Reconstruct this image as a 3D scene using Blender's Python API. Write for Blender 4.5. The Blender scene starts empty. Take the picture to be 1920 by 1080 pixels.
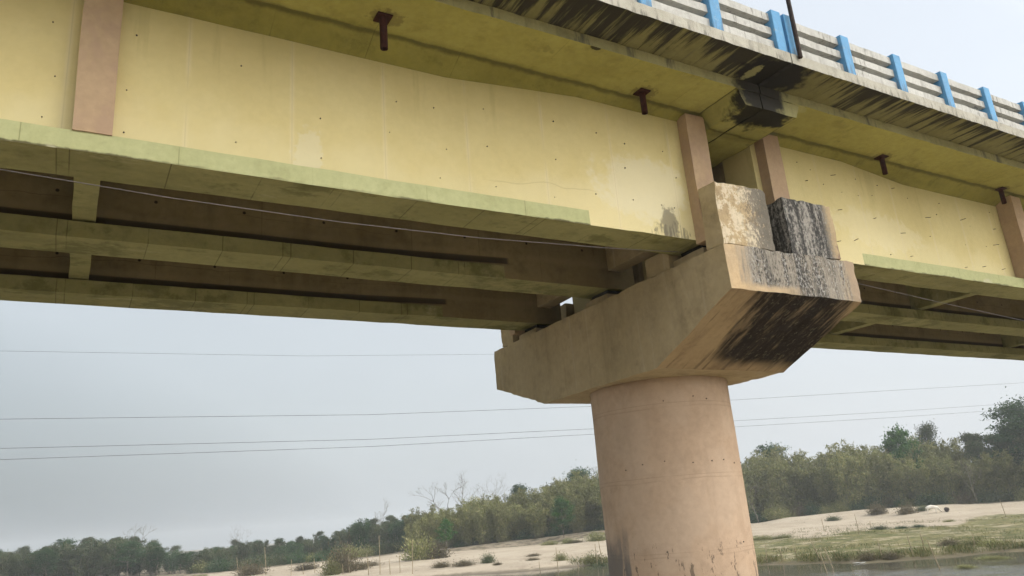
import bpy, bmesh, math, random
import numpy as np
from mathutils import Vector, Matrix, noise as mnoise

random.seed(11)
rng = np.random.default_rng(11)
R = math.radians
scene = bpy.context.scene
col = scene.collection
H = 5.5                                     # eye height above the river

# ------------------------------------------------------------------ camera
cam_d = bpy.data.cameras.new('camera')
cam = bpy.data.objects.new('camera', cam_d)
col.objects.link(cam)
scene.camera = cam
right = Vector((0.8674514, -0.49115548, -0.07878842))
down = Vector((0.07810132, 0.29164448, -0.95359051))
fwd = Vector((0.4911767, 0.82103994, 0.2915961))
cam.matrix_world = Matrix(((right.x, -down.x, -fwd.x, 0), (right.y, -down.y, -fwd.y, 0),
                           (right.z, -down.z, -fwd.z, H), (0, 0, 0, 1)))
cam_d.sensor_width = 36
cam_d.lens = 1433.934 * 36 / 1920
cam_d.clip_end = 6000
cam_d.clip_start = 0.1

# ------------------------------------------------------------------ sky, sun, exposure
SUN_AZ, SUN_EL = R(128), R(38)              # azimuth from +Y towards +X
sun_dir = Vector((math.sin(SUN_AZ) * math.cos(SUN_EL), math.cos(SUN_AZ) * math.cos(SUN_EL), math.sin(SUN_EL)))
world = bpy.data.worlds.new('World')
scene.world = world
world.use_nodes = True
wt = world.node_tree
wt.nodes.clear()
wo = wt.nodes.new('ShaderNodeOutputWorld')
bg = wt.nodes.new('ShaderNodeBackground')
sky = wt.nodes.new('ShaderNodeTexSky')
sky.sky_type = 'NISHITA'
sky.sun_disc = False
sky.sun_elevation = SUN_EL
sky.sun_rotation = SUN_AZ
sky.air_density = 1.5
sky.dust_density = 6.0
sky.ozone_density = 2.0
# thin overcast veil: the cloud layer is brighter towards the sun and duller low in the north
tc = wt.nodes.new('ShaderNodeTexCoord')
dot = wt.nodes.new('ShaderNodeVectorMath'); dot.operation = 'DOT_PRODUCT'
VEIL = Vector((0.35, -0.65, 0.72)).normalized()
dot.inputs[1].default_value = VEIL
wt.links.new(tc.outputs['Generated'], dot.inputs[0])
rmp = wt.nodes.new('ShaderNodeMapRange')
rmp.inputs['From Min'].default_value = -0.6
rmp.inputs['From Max'].default_value = 1.0
wt.links.new(dot.outputs['Value'], rmp.inputs['Value'])
cr = wt.nodes.new('ShaderNodeValToRGB')
cr.color_ramp.elements[0].position = 0.0
cr.color_ramp.elements[0].color = (2.45, 2.75, 2.95, 1)
cr.color_ramp.elements[1].position = 1.0
cr.color_ramp.elements[1].color = (25.0, 24.5, 24.0, 1)
for pos, c in ((0.1, (4.2, 4.55, 4.8)), (0.33, (5.2, 5.5, 5.8)), (0.625, (5.7, 6.1, 6.6)), (0.8, (9.0, 9.2, 9.4))):
    e = cr.color_ramp.elements.new(pos); e.color = (*c, 1)
wt.links.new(rmp.outputs['Result'], cr.inputs['Fac'])
wn = wt.nodes.new('ShaderNodeTexNoise')
wn.inputs['Scale'].default_value = 2.2
wn.inputs['Detail'].default_value = 4
wmap = wt.nodes.new('ShaderNodeMapping'); wmap.inputs['Scale'].default_value = (1, 1, 2.5)
wt.links.new(tc.outputs['Generated'], wmap.inputs['Vector'])
wt.links.new(wmap.outputs['Vector'], wn.inputs['Vector'])
wm = wt.nodes.new('ShaderNodeMapRange')
wm.inputs['To Min'].default_value = 0.92; wm.inputs['To Max'].default_value = 1.08
wt.links.new(wn.outputs['Fac'], wm.inputs['Value'])
wmul = wt.nodes.new('ShaderNodeVectorMath'); wmul.operation = 'SCALE'
wt.links.new(cr.outputs['Color'], wmul.inputs[0]); wt.links.new(wm.outputs['Result'], wmul.inputs['Scale'])
mix = wt.nodes.new('ShaderNodeMix'); mix.data_type = 'RGBA'
mix.inputs['Factor'].default_value = 0.82
wt.links.new(sky.outputs['Color'], mix.inputs['A'])
wt.links.new(wmul.outputs['Vector'], mix.inputs['B'])
wt.links.new(mix.outputs['Result'], bg.inputs['Color'])
bg.inputs['Strength'].default_value = 0.1
wt.links.new(bg.outputs['Background'], wo.inputs['Surface'])

sun_d = bpy.data.lights.new('sun', 'SUN')
sun = bpy.data.objects.new('sun', sun_d)
col.objects.link(sun)
sun_d.energy = 1.5
sun_d.angle = R(50)
sun_d.color = (1.0, 0.94, 0.85)
sun.rotation_euler = (-sun_dir).to_track_quat('-Z', 'Y').to_euler()
sun.location = (0, -20, 60)

vs = scene.view_settings
vs.view_transform = 'Standard'
vs.look = 'None'
vs.exposure = 0.7
vs.gamma = 1.0
vs.use_curve_mapping = False
scene.render.engine = 'CYCLES'
cy = scene.cycles
cy.use_adaptive_sampling = True
cy.adaptive_threshold = 0.035
cy.use_denoising = True
cy.max_bounces = 6
cy.diffuse_bounces = 4
cy.glossy_bounces = 3
cy.transmission_bounces = 2
cy.volume_bounces = 1
cy.transparent_max_bounces = 6
cy.caustics_reflective = False
cy.caustics_refractive = False


# ------------------------------------------------------------------ object helpers
def tag(o, label=None, cat=None, group=None, kind=None):
    if label: o['label'] = label
    if cat: o['category'] = cat
    if group: o['group'] = group
    if kind: o['kind'] = kind
    return o


def empty(name, loc, label=None, cat=None, group=None, rz=0):
    o = bpy.data.objects.new(name, None)
    o.empty_display_size = 0.3
    o.location = loc
    o.rotation_euler = (0, 0, rz)
    col.objects.link(o)
    return tag(o, label, cat, group)


class MB:
    """collects polygons and links them as one mesh object"""
    def __init__(self):
        self.v, self.f, self.m = [], [], []

    def poly(self, pts, m=0):
        n = len(self.v)
        self.v += [tuple(p) for p in pts]
        self.f.append(tuple(range(n, n + len(pts))))
        self.m.append(m)

    def box(self, x0, x1, y0, y1, z0, z1, m=0):
        n = len(self.v)
        self.v += [(x, y, z) for x in (x0, x1) for y in (y0, y1) for z in (z0, z1)]
        for q in ((0, 1, 3, 2), (4, 6, 7, 5), (0, 4, 5, 1), (2, 3, 7, 6), (0, 2, 6, 4), (1, 5, 7, 3)):
            self.f.append(tuple(n + i for i in q)); self.m.append(m)
        return self

    def loft(self, rings, mats=None, cap=0):
        """rings: lists of the same number of points, joined in turn; mats: material of each side"""
        n0 = len(self.v)
        k = len(rings[0])
        for r in rings: self.v += [tuple(p) for p in r]
        for i in range(len(rings) - 1):
            for j in range(k):
                a, b = n0 + i * k + j, n0 + i * k + (j + 1) % k
                self.f.append((a, b, b + k, a + k)); self.m.append(mats[j] if mats else 0)
        self.f.append(tuple(n0 + j for j in reversed(range(k)))); self.m.append(cap)
        self.f.append(tuple(n0 + (len(rings) - 1) * k + j for j in range(k))); self.m.append(cap)
        return self

    def prism_x(self, prof, xs, mats=None, cap=0):
        return self.loft([[(x, y, z) for y, z in prof] for x in xs], mats, cap)

    def tube(self, path, radii, n=8, m=0):
        path = [Vector(p) for p in path]
        if not hasattr(radii, '__len__'): radii = [radii] * len(path)
        rings = []
        for i, p in enumerate(path):
            d = (path[min(i + 1, len(path) - 1)] - path[max(i - 1, 0)]).normalized()
            u = d.cross(Vector((0, 0, 1)))
            if u.length < 1e-3: u = d.cross(Vector((1, 0, 0)))
            u.normalize(); w = u.cross(d)
            rings.append([p + (u * math.cos(2 * math.pi * k / n) + w * math.sin(2 * math.pi * k / n)) * radii[i] for k in range(n)])
        return self.loft(rings, [m] * n, m)

    def build(self, name, mats, parent=None, rough=None, bevel=0, smooth=False, local=False):
        off = Vector((0, 0, 0))
        if parent is not None and not local:
            off = parent.location if parent.parent is None else parent.parent.location + parent.location
        me = bpy.data.meshes.new(name)
        me.from_pydata([tuple(Vector(p) - off) for p in self.v], [], self.f)
        for m in mats: me.materials.append(m)
        me.polygons.foreach_set('material_index', self.m)
        if rough:
            step, amp, scale = rough
            bm = bmesh.new(); bm.from_mesh(me)
            bmesh.ops.remove_doubles(bm, verts=bm.verts, dist=0.0005)
            for _ in range(6):
                es = [e for e in bm.edges if e.calc_length() > step]
                if not es: break
                bmesh.ops.subdivide_edges(bm, edges=es, cuts=1, use_grid_fill=True)
            bmesh.ops.triangulate(bm, faces=[f for f in bm.faces if len(f.verts) > 4])
            bmesh.ops.recalc_face_normals(bm, faces=bm.faces)
            bm.normal_update()
            for v in bm.verts:
                p = (v.co + off) * scale
                sharp = any(len(e.link_faces) == 2 and e.calc_face_angle(0) > 0.5 for e in v.link_edges)
                a = amp * (1.6 if sharp else 0.6)
                v.co += mnoise.noise_vector(p) * a + mnoise.noise_vector(p * 3.7) * a * 0.5
                if sharp and amp > 0.008:                       # chipped arrises
                    ch = mnoise.noise(p * 1.9 + Vector((5, 1, 9)))
                    if ch > 0.2: v.co -= v.normal * min(0.016, (ch - 0.2) * 0.07)
            bm.to_mesh(me); bm.free()
        else:
            bm = bmesh.new(); bm.from_mesh(me)
            bmesh.ops.recalc_face_normals(bm, faces=bm.faces)
            bm.to_mesh(me); bm.free()
        o = bpy.data.objects.new(name, me)
        col.objects.link(o)
        if parent is not None: o.parent = parent
        if bevel:
            b = o.modifiers.new('bevel', 'BEVEL'); b.width = bevel; b.segments = 2; b.limit_method = 'ANGLE'; b.angle_limit = R(40)
        if smooth:
            me.polygons.foreach_set('use_smooth', [True] * len(me.polygons))
        return o


# ------------------------------------------------------------------ material helpers
class NT:
    def __init__(self, name):
        self.mat = bpy.data.materials.new(name)
        self.mat.use_nodes = True
        self.t = self.mat.node_tree
        self.t.nodes.clear()
        self.out = self.n('ShaderNodeOutputMaterial')
        self.b = self.n('ShaderNodeBsdfPrincipled')
        self.t.links.new(self.b.outputs[0], self.out.inputs['Surface'])
        self.geo = self.n('ShaderNodeNewGeometry')
        self.pos = self.geo.outputs['Position']
        s = self.n('ShaderNodeSeparateXYZ'); self.l(self.pos, s.inputs[0])
        self.x, self.y, self.z = s.outputs
        self.b.inputs['Roughness'].default_value = 0.85
        self.b.inputs['Specular IOR Level'].default_value = 0.12

    def n(self, kind): return self.t.nodes.new(kind)
    def l(self, a, b): self.t.links.new(a, b)

    def put(self, sock, v):
        if hasattr(v, 'is_output'): self.l(v, sock)
        elif isinstance(v, (tuple, list)) and len(v) == 3 and sock.type == 'RGBA': sock.default_value = (*v, 1)
        else: sock.default_value = v

    def math(self, op, a, b=0.0, c=None, clamp=False):
        n = self.n('ShaderNodeMath'); n.operation = op; n.use_clamp = clamp
        self.put(n.inputs[0], a); self.put(n.inputs[1], b)
        if c is not None: self.put(n.inputs[2], c)
        return n.outputs[0]

    def add(self, a, b): return self.math('ADD', a, b)
    def sub(self, a, b): return self.math('SUBTRACT', a, b)
    def mul(self, a, b): return self.math('MULTIPLY', a, b)
    def mx(self, a, b): return self.math('MAXIMUM', a, b)
    def mn(self, a, b): return self.math('MINIMUM', a, b)

    def vec(self, sx=1, sy=1, sz=1, off=(0, 0, 0)):
        m = self.n('ShaderNodeMapping')
        self.l(self.pos, m.inputs['Vector'])
        m.inputs['Scale'].default_value = (sx, sy, sz); m.inputs['Location'].default_value = off
        return m.outputs[0]

    def noise(self, scale=1, detail=4, rough=0.55, v=None, dist=0.0):
        n = self.n('ShaderNodeTexNoise')
        self.l(v if v is not None else self.pos, n.inputs['Vector'])
        n.inputs['Scale'].default_value = scale; n.inputs['Detail'].default_value = detail
        n.inputs['Roughness'].default_value = rough; n.inputs['Distortion'].default_value = dist
        return n.outputs['Fac']

    def smooth(self, v, a, b, lo=0.0, hi=1.0):
        n = self.n('ShaderNodeMapRange'); n.interpolation_type = 'SMOOTHSTEP'
        self.put(n.inputs['Value'], v)
        n.inputs['From Min'].default_value = a; n.inputs['From Max'].default_value = b
        n.inputs['To Min'].default_value = lo; n.inputs['To Max'].default_value = hi
        return n.outputs['Result']

    def band(self, v, a, b, soft):
        return self.mul(self.smooth(v, a - soft, a + soft), self.smooth(v, b - soft, b + soft, 1, 0))

    def mixc(self, f, a, b, mode='MIX'):
        n = self.n('ShaderNodeMix'); n.data_type = 'RGBA'; n.blend_type = mode
        self.put(n.inputs['Factor'], f); self.put(n.inputs['A'], a); self.put(n.inputs['B'], b)
        return n.outputs['Result']

    def blot(self, c, r, warp=0.6):
        """mask of a stain round a point; r = (rx, ry, rz)"""
        q = 0
        for s, ci, ri in zip((self.x, self.y, self.z), c, r):
            d = self.mul(self.sub(s, ci), 1 / ri)
            d2 = self.mul(d, d)
            q = d2 if q == 0 else self.add(q, d2)
        q = self.math('SQRT', q)
        w = self.noise(2.2 / max(min(r), 0.15), 5, 0.6)
        q = self.add(q, self.mul(self.sub(w, 0.5), warp * 2))
        return self.smooth(q, 0.75, 1.1, 1, 0)

    def seams(self, s, period, width, off=0.0, strength=0.6, gate=0.45):
        """thin joint lines every period along s, broken up by noise"""
        f = self.math('PINGPONG', self.add(s, 100 * period + off), period / 2)
        line = self.smooth(f, 0, width, 1, 0)
        g = self.smooth(self.noise(1.3, 3), gate - 0.12, gate + 0.12)
        return self.mul(self.mul(line, g), strength)

    def finish(self, color, bump=None, dist=0.01, strength=0.5, rough=None):
        self.put(self.b.inputs['Base Color'], color)
        if rough is not None: self.put(self.b.inputs['Roughness'], rough)
        if bump is not None:
            n = self.n('ShaderNodeBump'); n.inputs['Strength'].default_value = strength; n.inputs['Distance'].default_value = dist
            self.l(bump, n.inputs['Height']); self.l(n.outputs[0], self.b.inputs['Normal'])
        return self.mat


def plaster(t, base, alt, dark, mott=1.3, fine=14, streak=0.35, sv=(3.2, 3.2, 0.28), soft=1.0):
    """mottled, rain-streaked cement coat: returns colour and a bump height"""
    c = t.mixc(t.smooth(t.noise(mott * 0.5, 5, 0.6), 0.32, 0.68), base, alt)
    c = t.mixc(t.mul(t.smooth(t.noise(mott * 2.3, 6, 0.7), 0.5, 0.72), 0.5 * soft), c, dark)
    st = t.noise(1.0, 6, 0.6, t.vec(*sv))
    c = t.mixc(t.mul(t.smooth(st, 0.5, 0.74), streak), c, dark)
    f = t.noise(fine, 6, 0.7)
    c = t.mixc(0.5 * soft, c, t.mixc(t.smooth(f, 0.25, 0.75), (0.8, 0.8, 0.8), (1.12, 1.12, 1.12)), 'MULTIPLY')
    return c, t.add(t.mul(f, 0.6), t.noise(mott * 2, 4))


def m_web():
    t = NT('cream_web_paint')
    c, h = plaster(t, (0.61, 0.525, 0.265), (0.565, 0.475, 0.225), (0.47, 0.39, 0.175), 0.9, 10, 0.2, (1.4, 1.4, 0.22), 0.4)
    gr = t.mul(t.smooth(t.noise(1.0, 6, 0.65, t.vec(3.5, 3.5, 0.25, (11, 0, 0))), 0.55, 0.68), t.smooth(t.z, H + 4.9, H + 6.15))
    c = t.mixc(t.mul(gr, 0.3), c, (0.3, 0.26, 0.11))
    zr = t.add(t.z, t.mul(t.sub(t.noise(1.1, 4), 0.5), 1.4))
    c = t.mixc(t.smooth(zr, H + 4.3, H + 5.0, 0.4, 0), c, (0.66, 0.6, 0.38))
    # broad pale wash marks and the formwork panel joints
    c = t.mixc(t.mul(t.blot((7.6, 8.4, H + 4.85), (1.0, 1, 0.55), 0.7), 0.4), c, (0.66, 0.63, 0.5))
    c = t.mixc(t.mul(t.blot((13.6, 8.4, H + 4.9), (1.6, 1, 0.4), 0.7), 0.35), c, (0.68, 0.62, 0.42))
    c = t.mixc(t.mul(t.blot((2.35, 8.5, H + 4.5), (0.2, 1, 0.4), 1.0), 0.3), c, (0.66, 0.64, 0.52))
    c = t.mixc(t.mul(t.blot((8.02, 8.4, H + 4.3), (0.18, 1, 0.28), 0.7), 0.8), c, (0.2, 0.18, 0.13))
    c = t.mixc(t.mul(t.blot((8.05, 8.4, H + 4.12), (0.4, 1, 0.2), 0.9), t.smooth(t.noise(1, 3, 0.6, t.vec(22, 22, 3)), 0.42, 0.6, 0, 0.7)), c, (0.13, 0.12, 0.09))
    c = t.mixc(t.mul(t.blot((9.05, 8.4, H + 4.35), (0.22, 1, 0.4), 0.5), 0.6), c, (0.33, 0.29, 0.18))
    s = t.seams(t.x, 1.22, 0.012, 0.3, 0.4, 0.4)
    c = t.mixc(s, c, (0.3, 0.25, 0.13))
    s2 = t.seams(t.x, 1.22, 0.05, 0.3, 0.32, 0.42)
    c = t.mixc(s2, c, (0.7, 0.62, 0.42))
    cr = t.add(t.z, t.mul(t.noise(0.6, 3, 0.5), 0.5))
    cl = t.mul(t.mul(t.band(cr, H + 4.862, H + 4.868, 0.012), t.band(t.x, 4.9, 6.6, 0.2)), 0.6)
    c = t.mixc(cl, c, (0.25, 0.2, 0.11))
    # web gets darker towards its top, below the haunch
    mz = t.add(t.z, t.mul(t.sub(t.noise(1.6, 5), 0.5), 0.5))
    c = t.mixc(t.smooth(mz, H + 5.7, H + 6.2, 0, 0.45), c, (0.38, 0.34, 0.15))
    return t.finish(c, h, 0.004, 0.25)


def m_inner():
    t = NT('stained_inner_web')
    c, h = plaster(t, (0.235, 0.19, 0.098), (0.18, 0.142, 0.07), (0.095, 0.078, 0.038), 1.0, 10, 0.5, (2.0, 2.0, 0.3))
    dark_strip = t.mul(t.band(t.z, H + 4.34, H + 4.455, 0.012), t.smooth(t.x, 6.5, 6.58, 1, 0))
    dark_strip2 = t.mul(t.band(t.z, H + 4.34, H + 4.455, 0.012), t.smooth(t.x, 12.4, 12.8))
    c = t.mixc(t.mul(t.mx(dark_strip, dark_strip2), 0.85), c, (0.025, 0.018, 0.011))  # near-black strip along the web just above the bulb
    c = t.mixc(t.seams(t.x, 1.22, 0.01, 0.1, 0.5, 0.5), c, (0.05, 0.04, 0.02))
    cr = t.add(t.z, t.mul(t.sub(t.noise(0.7, 5, 0.65), 0.5), 0.3))
    gate = t.smooth(t.noise(0.45, 2, 0.5, t.vec(1, 1, 1, (6, 2, 0))), 0.45, 0.55)
    c = t.mixc(t.mul(t.mul(t.band(cr, H + 4.70, H + 4.704, 0.008), gate), 0.85), c, (0.025, 0.018, 0.01))
    c = t.mixc(t.mul(t.band(t.z, H + 4.455, H + 4.56, 0.05), 0.25), c, (0.3, 0.24, 0.13))
    fx = t.math('PINGPONG', t.add(t.x, 100.4), 0.61)
    dz = t.sub(t.z, H + 4.78)
    dd = t.math('SQRT', t.add(t.mul(fx, fx), t.mul(dz, dz)))
    c = t.mixc(t.mul(t.smooth(dd, 0.018, 0.03, 1, 0), 0.9), c, (0.01, 0.008, 0.006))
    return t.finish(c, h, 0.006, 0.5)


def m_band():
    t = NT('green_band_paint')
    c, h = plaster(t, (0.42, 0.43, 0.23), (0.38, 0.39, 0.2), (0.3, 0.31, 0.15), 1.1, 12, 0.25, (2, 2, 0.4))
    c = t.mixc(t.seams(t.x, 1.5, 0.01, 0.65, 0.6, 0.45), c, (0.12, 0.13, 0.05))
    e = t.add(t.z, t.mul(t.sub(t.noise(7, 5), 0.5), 0.07))
    c = t.mixc(t.mul(t.smooth(e, H + 4.075, H + 4.1, 1, 0), t.smooth(t.noise(0.8, 3), 0.42, 0.6)), c, (0.1, 0.09, 0.045))
    e2 = t.add(t.z, t.mul(t.sub(t.noise(5, 5), 0.5), 0.16))
    c = t.mixc(t.mul(t.smooth(e2, H + 4.1, H + 4.16, 1, 0), t.smooth(t.noise(0.8, 5, 0.6, t.vec(1, 1, 1, (7, 0, 0))), 0.6, 0.66)), c, (0.46, 0.44, 0.3))
    return t.finish(c, h, 0.006, 0.5)


def m_under():
    t = NT('olive_underside')
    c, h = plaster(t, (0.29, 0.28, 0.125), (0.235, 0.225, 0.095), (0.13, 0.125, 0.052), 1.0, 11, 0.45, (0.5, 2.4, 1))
    q = t.add(t.x, t.mul(t.y, 0.0))
    c = t.mixc(t.smooth(t.noise(1.0, 6, 0.7, t.vec(0.7, 3.0, 2.0, (3, 2, 0))), 0.6, 0.7, 0, 0.35), c, (0.4, 0.39, 0.24))
    c = t.mixc(t.smooth(t.noise(0.9, 6, 0.7, t.vec(1, 1.5, 1, (8, 2, 0))), 0.52, 0.62, 0, 0.6), c, (0.1, 0.1, 0.035))
    c = t.mixc(t.seams(q, 0.98, 0.011, 0.2, 0.75, 0.44), c, (0.05, 0.045, 0.02))
    c = t.mixc(t.seams(q, 2.94, 0.012, 0.32, 0.6, 0.35), c, (0.05, 0.045, 0.02))
    return t.finish(c, h, 0.006, 0.5)


def m_soffit():
    t = NT('green_slab_soffit')
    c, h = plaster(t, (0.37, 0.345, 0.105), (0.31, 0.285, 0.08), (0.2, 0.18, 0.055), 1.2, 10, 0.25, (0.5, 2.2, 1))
    # dark bands along the haunch crease, damp patches, board joints
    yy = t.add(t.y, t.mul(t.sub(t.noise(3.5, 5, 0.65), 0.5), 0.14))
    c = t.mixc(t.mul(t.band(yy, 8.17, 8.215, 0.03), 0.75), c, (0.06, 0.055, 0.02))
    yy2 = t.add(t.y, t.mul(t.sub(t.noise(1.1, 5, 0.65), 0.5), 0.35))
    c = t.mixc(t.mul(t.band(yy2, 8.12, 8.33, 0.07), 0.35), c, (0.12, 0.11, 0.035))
    c = t.mixc(t.mul(t.smooth(t.noise(3.2, 3, 0.5), 0.66, 0.72), 0.45), c, (0.17, 0.16, 0.055))
    c = t.mixc(t.seams(t.add(t.x, t.mul(t.y, 0.02)), 1.26, 0.008, 0.5, 0.5, 0.5), c, (0.08, 0.07, 0.03))
    c = t.mixc(t.mul(t.blot((6.1, 7.34, H + 6.32), (0.1, 0.05, 0.3), 0.8), 0.9), c, (0.02, 0.018, 0.012))
    for q in ((3.12, 7.88), (7.48, 8.02), (13.6, 8.1), (17.93, 8.14)):
        c = t.mixc(t.mul(t.blot((q[0] + 0.05, q[1], H + 6.32), (0.24, 0.17, 0.4), 0.9), 0.55), c, (0.13, 0.1, 0.04))
    xw = t.add(t.x, t.mul(t.sub(t.noise(4, 5), 0.5), 0.05))
    c = t.mixc(t.mul(t.mx(t.band(xw, 8.845, 8.875, 0.012), t.band(xw, 10.175, 10.215, 0.015)), 0.8), c, (0.035, 0.03, 0.014))
    c = t.mixc(t.mul(t.band(t.x, 8.86, 9.02, 0.02), 0.3), c, (0.16, 0.15, 0.06))
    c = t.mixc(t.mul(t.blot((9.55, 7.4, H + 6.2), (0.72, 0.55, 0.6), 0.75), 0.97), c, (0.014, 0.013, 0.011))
    c = t.mixc(t.mul(t.band(t.add(t.x, t.mul(t.sub(t.noise(3, 5), 0.5), 0.06)), 9.372, 9.395, 0.012), t.smooth(t.y, 8.9, 9.1, 1, 0)), c, (0.01, 0.01, 0.008))
    c = t.mixc(t.mul(t.blot((10.3, 7.42, H + 6.32), (0.28, 0.16, 0.3), 0.5), 0.8), c, (0.4, 0.38, 0.17))
    return t.finish(c, h, 0.007, 0.6)


def m_haunch():
    t = NT('dark_green_haunch')  # darker green than the slab soffit, darkest along the crease
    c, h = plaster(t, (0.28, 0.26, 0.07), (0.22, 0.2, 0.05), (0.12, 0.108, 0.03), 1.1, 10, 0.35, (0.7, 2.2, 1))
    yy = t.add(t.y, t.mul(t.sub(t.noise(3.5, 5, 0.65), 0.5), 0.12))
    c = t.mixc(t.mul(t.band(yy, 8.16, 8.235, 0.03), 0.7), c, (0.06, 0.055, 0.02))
    c = t.mixc(t.seams(t.add(t.x, t.mul(t.y, 0.02)), 1.26, 0.01, 0.5, 0.6, 0.5), c, (0.06, 0.055, 0.02))
    return t.finish(c, h, 0.007, 0.6)


def m_nib():
    t = NT('weathered_slab_edge')
    c, h = plaster(t, (0.36, 0.34, 0.17), (0.3, 0.28, 0.13), (0.17, 0.16, 0.08), 1.5, 14, 0.6, (5, 5, 0.6))
    c = t.mixc(t.smooth(t.noise(1, 5, 0.7, t.vec(2.6, 1, 0.5)), 0.55, 0.68, 0, 0.8), c, (0.08, 0.078, 0.065))
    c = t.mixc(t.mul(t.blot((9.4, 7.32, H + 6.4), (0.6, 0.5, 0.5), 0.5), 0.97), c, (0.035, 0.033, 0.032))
    return t.finish(c, h, 0.008, 0.7)


def m_kerb_under():
    t = NT('streaked_kerb_underside')
    c, h = plaster(t, (0.22, 0.205, 0.085), (0.18, 0.165, 0.065), (0.1, 0.095, 0.045), 1.6, 14, 0.3, (2, 0.5, 1))
    v = t.vec(1, 0.07, 1)
    st = t.noise(6.5, 6, 0.68, v)
    gate = t.smooth(t.noise(0.62, 3, 0.5, t.vec(1, 0.1, 1, (3.3, 0, 0))), 0.38, 0.56)
    near = t.smooth(t.x, 10.5, 13.0, 1.0, 0.55)
    edge = t.smooth(t.y, 6.6, 7.3, 0.10, -0.04)
    m = t.smooth(t.add(t.add(st, edge), t.mul(t.mul(gate, near), 0.19)), 0.57, 0.72)
    c = t.mixc(t.mul(m, 0.92), c, (0.022, 0.02, 0.018))
    c = t.mixc(t.mul(t.smooth(t.noise(9, 5, 0.6, v), 0.56, 0.7), 0.5), c, (0.09, 0.085, 0.06))
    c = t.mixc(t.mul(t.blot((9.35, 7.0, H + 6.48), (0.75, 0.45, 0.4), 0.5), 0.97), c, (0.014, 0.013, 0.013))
    c = t.mixc(t.mul(t.blot((8.98, 7.08, H + 6.48), (0.1, 0.22, 0.2), 0.6), 0.8), c, (0.3, 0.29, 0.13))
    c = t.mixc(t.seams(t.x, 2.6, 0.012, 0.95, 0.8, 0.2), c, (0.02, 0.02, 0.015))
    return t.finish(c, h, 0.008, 0.7)


def m_fascia():
    t = NT('pale_weathered_kerb')
    c, h = plaster(t, (0.42, 0.405, 0.345), (0.36, 0.345, 0.285), (0.2, 0.19, 0.16), 2, 16, 0.5, (7, 7, 0.7))
    st = t.noise(1.0, 6, 0.7, t.vec(13, 13, 1.6))
    lo = t.smooth(t.z, H + 6.48, H + 6.66, 0.1, 0.0)
    c = t.mixc(t.smooth(t.add(st, lo), 0.57, 0.74, 0, 0.75), c, (0.1, 0.097, 0.085))
    c = t.mixc(t.smooth(t.noise(3, 5, 0.65), 0.6, 0.72, 0, 0.45), c, (0.2, 0.19, 0.16))
    return t.finish(c, h, 0.008, 0.7)


def m_tan():
    t = NT('tan_pier_cement')
    c, h = plaster(t, (0.45, 0.365, 0.225), (0.36, 0.29, 0.17), (0.2, 0.16, 0.093), 0.9, 9, 0.6, (2.2, 2.2, 0.2))
    st = t.noise(1.0, 5, 0.6, t.vec(5.5, 5.5, 0.25, (2, 5, 0)))
    c = t.mixc(t.smooth(st, 0.58, 0.7, 0, 0.4), c, (0.5, 0.43, 0.31))
    c = t.mixc(t.smooth(t.noise(5, 5, 0.7), 0.66, 0.78, 0, 0.5), c, (0.17, 0.13, 0.08))
    return t.finish(c, h, 0.008, 0.6)


def m_pink():
    t = NT('pinkish_stiffener_plaster')
    c, h = plaster(t, (0.42, 0.305, 0.19), (0.37, 0.26, 0.17), (0.29, 0.205, 0.14), 1.3, 10, 0.5, (2, 2, 0.5))
    c = t.mixc(t.smooth(t.noise(2.4, 4, 0.6, t.vec(1, 1, 0.6), 0.8), 0.5, 0.62, 0, 0.55), c, (0.36, 0.25, 0.175))
    return t.finish(c, h, 0.006, 0.5)


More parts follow.
